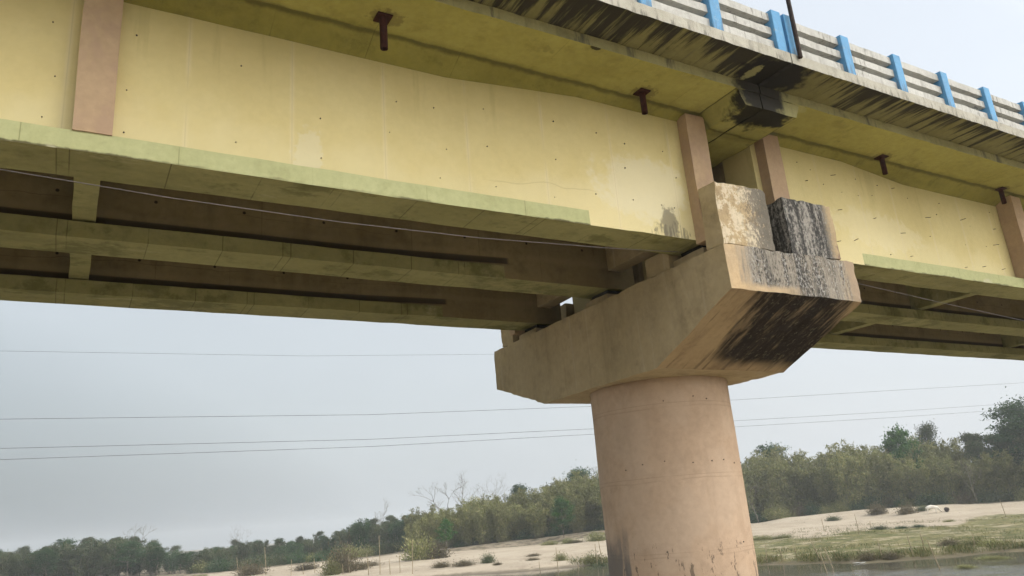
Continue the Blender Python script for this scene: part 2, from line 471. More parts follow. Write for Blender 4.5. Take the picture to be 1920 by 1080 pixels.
def m_column():
    t = NT('salmon_column_plaster')
    c, h = plaster(t, (0.475, 0.355, 0.255), (0.43, 0.315, 0.22), (0.335, 0.245, 0.17), 0.8, 9, 0.3, (1.7, 1.7, 0.22))
    p = t.noise(1.0, 4, 0.5, t.vec(1.5, 1.5, 1.1, (4, 1, 3)))
    c = t.mixc(t.smooth(p, 0.44, 0.62, 0, 0.3), c, (0.5, 0.395, 0.3))
    p2 = t.noise(1.0, 5, 0.6, t.vec(3.2, 3.2, 0.35, (8, 1, 3)))
    c = t.mixc(t.smooth(p2, 0.54, 0.66, 0, 0.22), c, (0.32, 0.23, 0.155))
    zz = t.add(t.z, t.mul(t.noise(0.8, 4), 0.12))
    c = t.mixc(t.seams(zz, 1.27, 0.02, 0.32, 0.4, 0.47), c, (0.27, 0.2, 0.14))
    zz2 = t.add(t.z, t.mul(t.noise(0.8, 4), 0.02))
    c = t.mixc(t.seams(zz2, 1.27, 0.009, 0.3, 0.4, 0.4), c, (0.22, 0.16, 0.11))
    c = t.mixc(t.smooth(t.noise(16, 4, 0.6), 0.7, 0.76, 0, 0.6), c, (0.2, 0.15, 0.105))
    # flaking and algae near the flood line
    low = t.smooth(t.z, H - 1.75, H + 0.05, 1, 0)
    fl = t.noise(1.0, 5, 0.7, t.vec(8.5, 8.5, 2.6, (1, 2, 3)))
    fm = t.smooth(t.add(fl, t.mul(low, 0.12)), 0.655, 0.68)
    c = t.mixc(t.mul(t.mul(fm, t.smooth(low, 0.05, 0.35)), 0.9), c, (0.15, 0.115, 0.085))
    al = t.add(t.noise(1.0, 5, 0.65, t.vec(2.1, 2.1, 0.8, (3, 0, 1))), t.smooth(t.z, H - 2.6, H - 0.9, 0.32, -0.12))
    c = t.mixc(t.smooth(al, 0.6, 0.66, 0, 0.85), c, (0.15, 0.125, 0.085))
    # the grey damp run down the west side
    wy = t.add(t.sub(t.mul(t.sub(t.x, 10.05), 0.755), t.mul(t.sub(t.y, 11.55), 0.656)), t.mul(t.sub(t.noise(1.0, 6, 0.6, t.vec(4, 4, 0.6)), 0.5), 0.9))
    g = t.mul(t.smooth(wy, -0.98, -0.86, 1, 0), t.smooth(t.add(t.z, t.mul(t.sub(t.noise(3, 4), 0.5), 0.9)), H - 0.9, H - 0.25, 1, 0))
    c = t.mixc(t.mul(g, 0.85), c, (0.15, 0.14, 0.13))
    return t.finish(c, h, 0.007, 0.5)


def m_capend():
    t = NT('mildewed_cap_end')
    c, h = plaster(t, (0.5, 0.37, 0.22), (0.44, 0.34, 0.22), (0.33, 0.26, 0.17), 1.6, 12, 0.4, (4, 4, 0.3))
    wx = t.add(t.x, t.mul(t.sub(t.noise(1, 5, 0.65, t.vec(5, 5, 0.9)), 0.5), 0.75))
    grey = t.mul(t.smooth(wx, 8.72, 9.05), t.smooth(wx, 11.05, 11.45, 1, 0))
    foot = t.smooth(t.add(t.z, t.mul(t.sub(t.noise(4, 5), 0.5), 0.16)), H + 3.14, H + 3.26)
    grey = t.mul(grey, t.mx(foot, t.smooth(t.x, 9.6, 10.4)))
    c = t.mixc(t.mul(grey, 0.85), c, (0.24, 0.225, 0.195))
    sp = t.noise(1.0, 8, 0.8, t.vec(30, 30, 13))
    st = t.noise(1.0, 5, 0.6, t.vec(6.5, 6.5, 0.5, (2, 0, 0)))
    st2 = t.smooth(t.noise(1.0, 6, 0.65, t.vec(9, 9, 0.6, (6, 0, 0))), 0.47, 0.62)
    core = t.mul(t.smooth(wx, 8.9, 9.35), t.smooth(wx, 10.1, 11.1, 1, 0.35))
    bl = t.smooth(t.add(t.add(t.mul(sp, 0.85), t.mul(st, 0.55)), t.mul(core, 0.1)), 0.72, 0.88)
    c = t.mixc(t.mul(t.mul(st2, grey), 0.7), c, (0.1, 0.095, 0.085))
    c = t.mixc(t.mul(t.mul(bl, grey), 0.9), c, (0.025, 0.024, 0.024))
    pale = t.smooth(t.add(t.mul(t.noise(1, 7, 0.75, t.vec(24, 24, 15, (9, 0, 0))), 0.9), t.mul(st, 0.3)), 0.62, 0.72)
    c = t.mixc(t.mul(t.mul(pale, grey), 0.6), c, (0.46, 0.45, 0.42))
    c = t.mixc(t.mul(t.smooth(wx, 11.2, 11.4), 0.6), c, (0.24, 0.19, 0.15))
    return t.finish(c, t.add(h, t.mul(sp, 0.8)), 0.012, 0.8)


def m_capslope():
    t = NT('blackened_cap_slope')
    c, h = plaster(t, (0.37, 0.28, 0.16), (0.3, 0.22, 0.125), (0.17, 0.12, 0.07), 1.2, 10, 0.4, (4, 0.6, 0.6))
    v = t.vec(4.6, 0.55, 0.55)
    st = t.noise(1.0, 7, 0.66, v, 0.2)
    # black crust, raw-edged, from a third of the way across to the far corner
    g = t.add(t.sub(t.x, t.mul(t.sub(t.y, 7.83), 0.38)), t.mul(t.sub(st, 0.5), 1.9))
    blk = t.mul(t.smooth(g, 8.75, 9.35), t.smooth(g, 11.15, 11.65, 1, 0))
    blk = t.mul(blk, t.smooth(t.add(t.y, t.mul(t.sub(st, 0.5), 0.5)), 9.35, 9.7, 1, 0.1))
    blk = t.mul(blk, t.smooth(t.noise(1.0, 6, 0.65, t.vec(4, 0.9, 0.9, (8, 0, 0))), 0.52, 0.7, 1, 0.4))
    c = t.mixc(t.mul(blk, 0.97), c, (0.009, 0.0075, 0.007))
    sp = t.noise(1.0, 8, 0.78, t.vec(13, 6, 6))
    sp2 = t.noise(1.0, 8, 0.8, t.vec(24, 15, 15, (3, 0, 0)))
    c = t.mixc(t.mul(t.mul(t.smooth(t.add(t.mul(sp, 0.6), t.mul(sp2, 0.5)), 0.575, 0.66), blk), 0.7), c, (0.17, 0.145, 0.1))
    st2 = t.noise(1.0, 5, 0.6, t.vec(9, 0.7, 0.7, (4, 0, 0)))
    c = t.mixc(t.mul(t.smooth(st2, 0.55, 0.66), 0.55), c, (0.06, 0.045, 0.03))
    return t.finish(c, t.add(h, t.mul(sp, 1.2)), 0.014, 0.9)


def m_block(black):
    t = NT('peeling_block_face' if not black else 'blackened_block_face')
    c, h = plaster(t, (0.44, 0.34, 0.2), (0.38, 0.29, 0.17), (0.29, 0.22, 0.14), 2, 14, 0.4, (3, 3, 0.5))
    sp = t.noise(1.0, 8, 0.78, t.vec(19, 19, 12))
    st = t.noise(1.0, 5, 0.6, t.vec(8, 8, 0.7))
    if not black:
        pl = t.smooth(t.noise(3.6, 6, 0.72, t.vec(1, 1, 1, (2, 0, 1))), 0.46, 0.52)
        c = t.mixc(t.mul(pl, 0.9), c, (0.6, 0.52, 0.38))
        gx = t.smooth(t.add(t.x, t.mul(sp, 0.7)), 9.25, 9.9)
        bl = t.smooth(t.add(sp, t.mul(gx, 0.16)), 0.52, 0.58)
        c = t.mixc(t.mul(bl, t.add(t.mul(gx, 0.7), 0.2)), c, (0.05, 0.045, 0.04))
        c = t.mixc(t.mul(gx, 0.35), c, (0.26, 0.24, 0.2))
    else:
        rx = t.smooth(t.add(t.x, t.mul(t.sub(sp, 0.5), 0.5)), 10.95, 11.2, 1, 0.05)
        c = t.mixc(t.mul(rx, 0.9), c, (0.28, 0.27, 0.25))
        bl = t.smooth(t.add(t.mul(sp, 0.85), t.mul(st, 0.55)), 0.58, 0.76)
        c = t.mixc(t.mul(bl, t.mul(rx, 0.93)), c, (0.03, 0.03, 0.03))
        pa = t.smooth(t.noise(1.0, 7, 0.7, t.vec(16, 16, 8, (5, 0, 0))), 0.56, 0.64)
        c = t.mixc(t.mul(t.mul(pa, rx), 0.5), c, (0.42, 0.42, 0.39))
        br = t.mul(t.smooth(t.x, 11.05, 11.2), t.smooth(t.noise(3, 4), 0.5, 0.6))
        c = t.mixc(t.mul(br, 0.7), c, (0.16, 0.11, 0.09))
    return t.finish(c, t.add(h, sp), 0.014, 0.9)


def m_rail():
    t = NT('white_rail_paint')
    c, h = plaster(t, (0.5, 0.5, 0.47), (0.43, 0.43, 0.4), (0.25, 0.24, 0.22), 2, 14, 0.5, (6, 6, 0.8))
    st = t.noise(1.0, 6, 0.7, t.vec(14, 14, 2.2))
    far = t.smooth(t.noise(0.45, 2, 0.5, t.vec(1, 1, 1, (5, 0, 0))), 0.5, 0.62, -0.05, 0.10)
    c = t.mixc(t.smooth(t.add(st, far), 0.6, 0.74, 0, 0.7), c, (0.13, 0.125, 0.11))
    return t.finish(c, h, 0.006, 0.6)


def m_blue():
    t = NT('sky_blue_post_paint')
    c, h = plaster(t, (0.125, 0.32, 0.54), (0.11, 0.29, 0.5), (0.12, 0.23, 0.36), 1.5, 12, 0.2, (4, 4, 0.5))
    c = t.mixc(t.smooth(t.noise(7, 6, 0.75), 0.6, 0.68, 0, 0.55), c, (0.3, 0.38, 0.44))
    st = t.noise(1.0, 5, 0.65, t.vec(16, 16, 1.5))
    c = t.mixc(t.smooth(t.add(st, t.smooth(t.z, H + 6.65, H + 7.0, 0.16, 0)), 0.58, 0.72, 0, 0.6), c, (0.1, 0.13, 0.16))
    return t.finish(c, h, 0.004, 0.4, 0.7)


def m_rust():
    t = NT('rusty_iron')
    c = t.mixc(t.smooth(t.noise(9, 6, 0.7), 0.35, 0.65), (0.03, 0.0125, 0.011), (0.055, 0.021, 0.016))
    c = t.mixc(t.smooth(t.noise(28, 5), 0.58, 0.7, 0, 0.6), c, (0.03, 0.012, 0.01))
    return t.finish(c, t.noise(30, 5), 0.004, 0.7, 0.8)


def m_plain(name, c1, c2, scale=8, rough=0.8):
    t = NT(name)
    c = t.mixc(t.smooth(t.noise(scale, 5, 0.6), 0.3, 0.7), c1, c2)
    return t.finish(c, t.noise(scale * 3, 4), 0.004, 0.5, rough)


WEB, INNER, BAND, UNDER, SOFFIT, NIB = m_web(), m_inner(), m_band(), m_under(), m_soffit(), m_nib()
HAUNCH = m_haunch()
KERBU, FASCIA, TAN, PINK, COLUMN = m_kerb_under(), m_fascia(), m_tan(), m_pink(), m_column()
CAPEND, CAPSLOPE, BLOCKA, BLOCKB = m_capend(), m_capslope(), m_block(False), m_block(True)
RAIL, BLUE, RUST = m_rail(), m_blue(), m_rust()
DARK = m_plain('dark_iron', (0.03, 0.024, 0.022), (0.055, 0.04, 0.034), 10)
RUBBER = m_plain('black_bearing_rubber', (0.015, 0.015, 0.015), (0.03, 0.028, 0.026), 10)
WIRE = m_plain('weathered_cable', (0.16, 0.15, 0.15), (0.22, 0.2, 0.2), 6)
LINE = m_plain('power_line_wire', (0.09, 0.09, 0.095), (0.12, 0.12, 0.125), 2)
ROAD = m_plain('asphalt', (0.045, 0.045, 0.045), (0.06, 0.058, 0.055), 5)


# ------------------------------------------------------------------ bridge spans
def girder_profile(yc, k, fl=0.0):
    """k: 0 = slender web, 1 = thick end block flush with the bulb"""
    w = 0.34 - 0.17 * (1 - k)
    wz = 4.30 + 0.055 * (1 - k)
    hz = 6.13 + 0.07 * k
    return [(yc - 0.34, H + 4.07), (yc - 0.34, H + 4.30), (yc - w - 0.0005, H + wz), (yc - w, H + hz), (yc - w + 0.04, H + 6.34),
            (yc + w - 0.04, H + 6.34), (yc + w, H + hz), (yc + w + 0.0005, H + wz), (yc + 0.34, H + 4.30), (yc + 0.34, H + 4.07)]


GY = (8.74, 11.34, 13.94)
# mats: 0 web outer, 1 inner web, 2 green band, 3 underside
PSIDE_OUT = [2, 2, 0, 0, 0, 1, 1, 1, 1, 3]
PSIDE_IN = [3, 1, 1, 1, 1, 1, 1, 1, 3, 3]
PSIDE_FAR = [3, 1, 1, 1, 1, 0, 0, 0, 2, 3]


def span(name, label, x0, x1, flares, gx0, gx1, dia, stiff, spouts):
    root = empty(name, ((x0 + x1) / 2, GY[1], H + 4.07), label, 'bridge span', 'bridge spans')
    # girders
    for gi, yc in enumerate(GY):
        mb = MB()
        rings = []
        if gi and gx1 < 9.2: gx1 = 9.35
        stations = sorted(set([gx0, gx1] + [f[0] for f in flares]))
        for x in stations:
            k = dict((round(a, 3), b) for a, b in flares).get(round(x, 3))
            if k is None: k = 1.0
            rings.append([(x, y, z) for y, z in girder_profile(yc, k)])
        ps = (PSIDE_OUT, PSIDE_IN, PSIDE_FAR)[gi]
        mb.loft(rings, ps, 0)
        # end block: the whole side is one colour
        nside = len(ps)
        idx = 0
        for i in range(len(stations) - 1):
            k0 = rings[i][2][1] - rings[i][0][1]
            k1 = rings[i + 1][2][1] - rings[i + 1][0][1]
            if abs(k0) < 0.01 and abs(k1) < 0.01:
                if gi == 0:
                    mb.m[idx] = 0; mb.m[idx + 1] = 0
                else:
                    mb.m[idx] = 1
            idx += nside
        if gi == 0:
            # tie-bar holes and stubs left by the shutters
            rr = random.Random(int(abs(x0) * 10) + 5)
            if x0 < 0:
                xs = [-3.4, -2.5, -1.45, -0.42, 0.33, 1.5, 2.55, 3.5, 4.15, 4.95, 5.9, 6.7, 7.25, 7.8, 8.2]
                rows = (4.52, 5.05, 5.65)
            else:
                xs = [11.4, 11.9, 12.4, 13.2, 13.8, 14.5, 15.2, 15.9, 16.6, 17.3, 17.9, 19.6, 20.7]
                rows = (4.5, 5.05, 5.55, 5.9)
            for x in xs:
                for z in rows:
                    if rr.random() < (0.12 if x0 < 0 else 0.3): continue
                    jx = 0.12 if x0 < 0 else 0.25
                    xx, zz = x + rr.uniform(-jx, jx), z + rr.uniform(-0.09, 0.09)
                    y0 = 8.57
                    fl = sorted(flares)
                    for (a, ka), (b, kb) in zip(fl, fl[1:]):
                        if a <= xx <= b: y0 = 8.57 - 0.17 * (ka + (kb - ka) * (xx - a) / max(b - a, 1e-6))
                    r = rr.uniform(0.006, 0.0115)
                    L = 0.012
                    if x0 > 0 and rr.random() < 0.4: L = rr.uniform(0.05, 0.13); r = 0.006
                    dx, dz = (rr.uniform(-0.3, 0.1) * L, -rr.uniform(0, 0.5) * L) if L > 0.02 else (0, 0)
                    mb.tube([(xx, y0 + 0.02, H + zz), (xx + dx, y0 - L, H + zz + dz)], r, 6, 4)
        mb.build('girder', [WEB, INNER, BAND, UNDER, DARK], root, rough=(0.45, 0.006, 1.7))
    # deck slab with haunches over every girder
    prof = [(7.32, H + 6.48), (7.32, H + 6.323), (8.18, H + 6.32)]
    for gi, yc in enumerate(GY):
        if gi: prof.append((yc - 0.56, H + 6.32))
        prof += [(yc - 0.168, H + 6.133), (yc + 0.168, H + 6.133), (yc + 0.56, H + 6.32)]
    prof += [(15.36, H + 6.323), (15.36, H + 6.62), (7.32, H + 6.62)]
    nm = [1] + [0] * (len(prof) - 4) + [1, 2, 1]
    nm[2] = nm[4] = 3
    n = int((x1 - x0) / 0.5)
    xs = [x0 + (x1 - x0) * i / n for i in range(n + 1)]
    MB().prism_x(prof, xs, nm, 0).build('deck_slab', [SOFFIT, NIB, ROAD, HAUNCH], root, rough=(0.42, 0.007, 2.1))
    # kerb / footway beam overhanging the slab
    kp = [(6.63, H + 6.48), (7.318, H + 6.484), (7.318, H + 6.664), (7.0, H + 6.7), (6.63, H + 6.665)]
    n = int((x1 - x0) / 0.2)
    xs = [x0 + (x1 - x0) * i / n for i in range(n + 1)]
    MB().prism_x(kp, xs, [0, 0, 1, 1, 1], 1).build('kerb_beam', [KERBU, FASCIA], root, rough=(0.12, 0.006, 5.0))
    kp2 = [(22.68 - y, z) for y, z in kp]
    MB().prism_x(kp2, xs[::4], [0, 0, 1, 1, 1], 1).build('kerb_beam', [KERBU, FASCIA], root)
    # end beam under the slab at the joint by the pier
    ex = (x1, -1) if x0 < 0 else (x0, 1)
    a0, a1 = ex[0], ex[0] + ex[1] * (0.36 if x0 < 0 else 0.79)
    ch = a1 + ex[1] * 0.14
    y0, y1 = 7.335, 15.34
    zt, zb = H + 6.34, H + 6.06
    mb = MB()
    mb.loft([[(a0, y, zt), (a0, y, zb), (a1, y, zb), (ch, y, zt)] for y in np.linspace(y0, y1, 20)], [0] * 4, 1)
    mb.build('end_beam', [SOFFIT, NIB], root, rough=(0.25, 0.012, 3.0))
    if x0 < 0:
        mb = MB(); mb.box(9.34, 9.425, 6.66, 7.315, H + 6.468, H + 6.64)
        mb.build('joint_filler', [RUBBER], root)
    # cross diaphragms between girders, with the outside stiffeners
    for i, (dx0, dx1, zb, kind) in enumerate(dia):
        for a, b in ((GY[0], GY[1]), (GY[1], GY[2])):
            hw = 0.17 if kind == 'mid' else 0.337
            mb = MB(); mb.box(dx0, dx1, a + hw, b - hw, H + zb, H + 6.318)
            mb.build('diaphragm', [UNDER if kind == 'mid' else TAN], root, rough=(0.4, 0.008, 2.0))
    for (sx0, sx1, yf, yb, zb, z1, mt) in stiff:
        mb = MB()
        mb.loft([[(sx0, yb, H + zb), (sx1, yb, H + zb), (sx1, yb, H + z1), (sx0, yb, H + z1)],
                 [(sx0, yf, H + zb), (sx1, yf, H + zb), (sx1, yf, H + z1), (sx0, yf, H + z1)]], [0] * 4, 0)
        mb.build('stiffener', [mt], root, rough=(0.3, 0.006, 2.0))
        mb = MB(); yf2, yb2 = 22.68 - yf, 22.68 - yb
        mb.box(sx0, sx1, yb2, yf2, H + zb, H + z1)
        mb.build('stiffener', [mt], root)
    # rainwater spouts with their square flanges
    for sx, sy, L in spouts:
        mb = MB()
        n = 14
        ro, ri = 0.05, 0.042
        zt, zb = H + 6.32, H + 6.32 - L
        ring = lambda r, z: [(sx + r * math.cos(2 * math.pi * k / n), sy + r * math.sin(2 * math.pi * k / n), z) for k in range(n)]
        mb.loft([ring(ro, zt), ring(ro, zb), ring(ri, zb), ring(ri, zb + 0.15)], [0] * n, 0)
        sp = mb.build('drain_spout', [RUST], root)
        fb = MB(); fb.box(sx - 0.1, sx + 0.1, sy - 0.1, sy + 0.1, H + 6.30, H + 6.317)
        f = fb.build('flange', [RUST], root)
        # sub-part of the spout
        f.parent = sp
    return root


SPAN1 = span('bridge_span', 'concrete bridge span left of the pier, cream girder with a pinkish stiffener',
             -28.0, 9.37, [(-28.0, 1.0), (-25.5, 1.0), (-23.0, 0.0), (4.3, 0.0), (6.45, 1.0), (9.1, 1.0)], -28.0, 9.1,
             [(-18.4, -18.1, 4.33, 'mid'), (-9.2, -8.9, 4.33, 'mid'), (-0.16, 0.12, 4.33, 'mid'), (8.74, 9.06, 4.43, 'end')],
             [(-0.2, 0.18, 8.38, 8.56, 4.302, 6.18, PINK), (-9.2, -8.85, 8.38, 8.56, 4.302, 6.18, PINK), (8.52, 8.93, 8.19, 8.402, 4.0, 6.26, PINK)],
             [(-5.9, 7.86, 0.47), (-1.4, 7.86, 0.47), (3.12, 7.88, 0.47), (7.48, 8.02, 0.38)])
SPAN2 = span('bridge_span', 'concrete bridge span right of the pier, running out of the picture',
             9.395, 47.0, [(10.2, 1.0), (12.75, 1.0), (14.9, 0.0), (42.0, 0.0), (44.5, 1.0), (47.0, 1.0)], 10.2, 47.0,
             [(10.34, 10.7, 4.43, 'end'), (18.45, 18.75, 4.33, 'mid'), (27.5, 27.8, 4.33, 'mid'), (36.5, 36.8, 4.33, 'mid')],
             [(10.33, 10.73, 8.19, 8.402, 4.0, 6.26, PINK), (18.42, 18.82, 8.2, 8.56, 4.302, 6.26, PINK), (27.5, 27.9, 8.2, 8.56, 4.302, 6.26, PINK)],
             [(13.6, 8.1, 0.37), (17.93, 8.14, 0.36), (22.4, 8.12, 0.36), (26.8, 8.12, 0.36)])


# ------------------------------------------------------------------ railings
def railing(name, label, posts):
    root = empty(name, (posts[0], 6.75, H + 6.69), label, 'railing', 'bridge railings')
    zb, zt0 = H + 6.665, H + 7.44
    for i, px in enumerate(posts):
        zt = zt0 + random.uniform(-0.012, 0.012)
        w = 0.105 if not (abs(px - 9.535) < 0.02) else 0.085
        mb = MB()
        mb.loft([[(px - w, 6.655, zb), (px + w, 6.655, zb), (px + w, 6.915, zb), (px - w, 6.915, zb)],
                 [(px - w, 6.655, zt), (px + w, 6.655, zt), (px + w, 6.915, zt + 0.015), (px - w, 6.915, zt + 0.015)]], [0] * 4, 0)
        mb.build('railing_post', [BLUE], root, bevel=0.012)
    for a, b in zip(posts, posts[1:]):
        for z in (6.745, 7.0, 7.26):
            mb = MB()
            j = random.uniform(-0.008, 0.008)
            y0 = 6.72
            n = 6
            rings = [[(x, y0, H + z + j), (x, y0 + 0.14, H + z + j), (x, y0 + 0.14, H + z + 0.135 + j), (x, y0, H + z + 0.135 + j)]
                     for x in np.linspace(a + 0.09, b - 0.09, n)]
            mb.loft(rings, [0] * 4, 0)
            mb.build('rail', [RAIL], root, rough=(0.2, 0.005, 4.0))
    return root


railing('bridge_railing', 'blue and white railing left of the dark pole, cut off by the picture top',
        [9.27 - 1.37 * i for i in range(7)][::-1])
railing('bridge_railing', 'longer run of blue posts with grimy white rails right of the dark pole',
        [9.535] + [10.94 + 1.432 * i for i in range(10)])

pole = empty('iron_pole', (9.56, 6.58, H + 6.5), 'thin dark iron pole rising from the kerb beside the double blue post', 'pole')
mb = MB(); mb.tube([(9.56, 6.59, H + 6.6), (9.56, 6.59, H + 9.2)], [0.036, 0.033], 10)
mb.build('shaft', [DARK], pole, smooth=False)

# ------------------------------------------------------------------ pier
pier = empty('bridge_pier', (10.05, 11.55, 0), 'round salmon column with hammerhead cap, its near end blackened by mildew', 'bridge pier')
# column
mb = MB()
n = 64
rings = []
for z in np.linspace(-1.6, H + 2.32, 60):
    rings.append([(10.05 + 1.335 * math.cos(2 * math.pi * k / n), 11.55 + 1.335 * math.sin(2 * math.pi * k / n), z) for k in range(n)])
mb.loft(rings, [0] * n, 0)
for a, z in ((-165, .72), (-150, .78), (-133, .8), (-112, .74), (-96, .75), (-84, .76), (-70, .7), (-50, .72), (-128, 1.85), (-104, 1.9), (-92, 1.85), (-140, -.7), (-75, -.65)):
    c_, s_ = math.cos(R(a)), math.sin(R(a))
    mb.tube([(10.05 + 1.3 * c_, 11.55 + 1.3 * s_, H + z), (10.05 + 1.346 * c_, 11.55 + 1.346 * s_, H + z)], 0.0115, 7, 1)
colm = mb.build('column', [COLUMN, DARK], pier, smooth=True)
for v in colm.data.vertices:
    p = v.co + pier.location
    d = mnoise.noise(p * 0.9) * 0.008 + mnoise.noise(p * 4) * 0.002
    r = math.hypot(v.co.x, v.co.y)
    v.co.x *= 1 + d / r; v.co.y *= 1 + d / r
# hammerhead cap
CX0, CX1 = 8.52, 11.58
cp = [(7.83, H + 3.82), (7.83, H + 3.1), (9.73, H + 2.27), (13.32, H + 2.27), (15.3, H + 2.93), (15.3, H + 3.82)]
mb = MB()
# extruded along X; sides: end face, slope, bottom, far slope, far end, top
mb.prism_x(cp, [CX0, CX1], [1, 2, 0, 0, 0, 0], 0)
mb.build('pier_cap', [TAN, CAPEND, CAPSLOPE], pier, rough=(0.16, 0.009, 2.4))
# blocks that hold the outer girders sideways
for x0, x1, y0, y1, zt, mt in ((8.525, 9.66, 7.834, 8.185, 4.87, BLOCKA), (10.06, 11.27, 7.834, 8.185, 4.81, BLOCKB),
                               (8.525, 9.6, 14.42, 14.9, 4.85, TAN), (10.06, 11.27, 14.42, 14.9, 4.85, TAN)):
    mb = MB()
    mb.box(x0, x1, y0, y1, H + 3.822, H + zt, 0)
    if mt is BLOCKA:
        mb.m = [1 if i == 0 else m for i, m in enumerate(mb.m)]      # the west side is clean plaster
    b = mb.build('stop_block', [mt, TAN], pier, rough=(0.09, 0.012, 3.4))
# pedestals, bearings and the shear keys between girders
for yc in GY:
    for px in (8.93, 10.75):
        mb = MB(); mb.box(px - 0.3, px + 0.25, yc - 0.36, yc + 0.36, H + 3.822, H + 3.96)
        pd = mb.build('pedestal', [TAN], pier, rough=(0.2, 0.008, 3.0))
        mb = MB(); mb.box(px - 0.2, px + 0.16, yc - 0.25, yc + 0.25, H + 3.958, H + 4.066)
        be = mb.build('bearing', [RUBBER], pier)
        be.parent = pd
for y0, y1 in ((9.12, 9.72),):
    mb = MB()
    zt = 4.17 if y0 < 10 else 3.98
    mb.box(8.56, 9.3, y0, y1, H + 3.822, H + zt)
    mb.build('shear_key', [TAN], pier, rough=(0.2, 0.01, 3.0))

# ------------------------------------------------------------------ cables
mb = MB()
P = [(-9.0, 8.75, 4.7), (-4.0, 8.75, 4.17), (-0.81, 8.75, 3.9), (0.83, 8.75, 3.82), (2.81, 8.75, 3.78), (4.78, 8.75, 3.8), (7.06, 8.75, 3.9), (8.5, 8.72, 3.98)]
mb.tube([(x, y, z + H) for x, y, z in P], 0.0055, 6)
tag(mb.build('cable', [WIRE], None, smooth=True), 'thin pale cable hanging under the left span and ending on the pier cap', 'cable')
mb = MB()
P = [(11.6, 8.7, 3.9), (12.96, 8.75, 3.83), (15.47, 8.75, 3.64), (18.64, 8.75, 3.43), (24, 8.75, 3.2)]
mb.tube([(x, y, z + H) for x, y, z in P], 0.004, 6)
tag(mb.build('cable', [WIRE], None, smooth=True), 'thin pale cable running from the pier under the right span', 'cable')
for pts, rad, label in (
        ([(-10.0, 31.7), (38, 32.6), (78, 34.4), (150, 40), (290, 56)], 0.011, 'highest power line, faint and ending behind the pier cap'),
        ([(-60, 21.2), (-8.9, 21.09), (50, 21.6), (102, 23.3), (147, 25.06), (210, 28.2), (286, 31.9), (330, 34.5)], 0.018, 'second highest power line across the sky, a wide gap below it'),
        ([(-60, 16.9), (-8.5, 16.67), (50, 16.95), (101.4, 18.3), (146.9, 19.8), (210, 22.0), (283, 25.0), (330, 27.2)], 0.018, 'upper wire of the lowest pair of power lines'),
        ([(-60, 15.1), (-8.3, 15.0), (50, 15.6), (101.2, 17.1), (146.5, 18.3), (210, 20.3), (282, 23.0), (330, 25.0)], 0.018, 'lowest power line over the river, just under its twin')):
    mb = MB()
    mb.tube([(x / 2, 70.0, z / 2 + H) for x, z in pts], rad, 5)
    tag(mb.build('power_line', [LINE], None, smooth=True), label, 'power line', 'power lines crossing the river')

# ------------------------------------------------------------------ terrain
KNOTS = [
    (-180, [(0, -1.6), (40, -0.8), (52, 0.0), (75, 2.0), (200, 3.0), (2000, 4.0)]),
    (-60, [(0, -1.6), (60, -0.8), (80, 0.0), (110, 1.2), (250, 1.5), (2000, 2.5)]),
    (-10, [(0, -1.6), (95, -0.8), (112, 0.0), (140, 0.9), (250, 1.2), (2000, 2.5)]),
    (7.6, [(0, -1.6), (84, -0.6), (94, 0.0), (105, 0.5), (138, 1.2), (165, 1.0), (2000, 2.5)]),
    (17.5, [(0, -1.6), (82, -0.6), (90, 0.0), (95, 0.45), (140, 1.4), (175, 1.1), (2000, 2.5)]),
    (24.7, [(0, -1.6), (92, -0.5), (96.5, 0.0), (98.5, 0.5), (134, 1.45), (141, 1.8), (160, 2.0), (2000, 2.5)]),
    (30.9, [(0, -1.6), (90, -0.5), (93.5, 0.0), (95.5, 0.5), (138, 1.5), (143, 2.3), (160, 2.5), (2000, 3)]),
    (35.8, [(0, -1.6), (91, -0.5), (95, 0.0), (97, 0.4), (133, 1.5), (138, 2.7), (160, 2.8), (2000, 3)]),
    (41, [(0, -1.6), (80, -0.5), (86, 0.0), (90, 0.3), (140, 1.5), (150, 2.2), (180, 2.4), (2000, 3)]),
    (46.4, [(0, -1.6), (70, -0.5), (76, 0.0), (79, 0.25), (100, 0.5), (126, 0.9), (150, 1.3), (168, 1.6), (200, 1.8), (2000, 3)]),
    (49, [(0, -1.6), (70, -0.5), (74.5, 0.0), (78, 0.25), (110, 0.75), (150, 1.2), (158, 2.1), (168, 2.0), (200, 1.8), (2000, 3)]),
    (53, [(0, -1.6), (68, -0.5), (72, 0.0), (76, 0.25), (106, 0.85), (148, 1.3), (159, 2.6), (170, 2.3), (200, 1.8), (2000, 3)]),
    (57.6, [(0, -1.6), (69, -0.5), (73.4, 0.0), (77, 0.25), (115, 0.85), (142, 1.25), (152, 2.2), (170, 2.2), (200, 1.8), (2000, 3)]),
    (61, [(0, -1.6), (72, -0.5), (76.5, 0.0), (80, 0.25), (130, 0.9), (140, 1.15), (149, 1.7), (170, 1.9), (200, 1.8), (2000, 3)]),
    (72, [(0, -1.6), (78, -0.5), (84, 0.0), (90, 0.3), (140, 1.2), (200, 1.8), (2000, 3)]),
    (120, [(0, -1.6), (60, -0.5), (72, 0.0), (90, 0.8), (200, 2.0), (2000, 3)]),
    (180, [(0, -1.6), (40, -0.8), (52, 0.0), (75, 2.0), (200, 3.0), (2000, 4.0)]),
]
NEAR = [(0, 3.7), (10, 2.7), (25, 1.1), (38, 0.0), (45, -0.8)]      # unseen sandy near bank under the bridge, added to bounce light upwards
KNOTS = [(a, NEAR + [p for p in k[1:] if p[0] > 46]) for a, k in KNOTS]
KAZ = [k[0] for k in KNOTS]


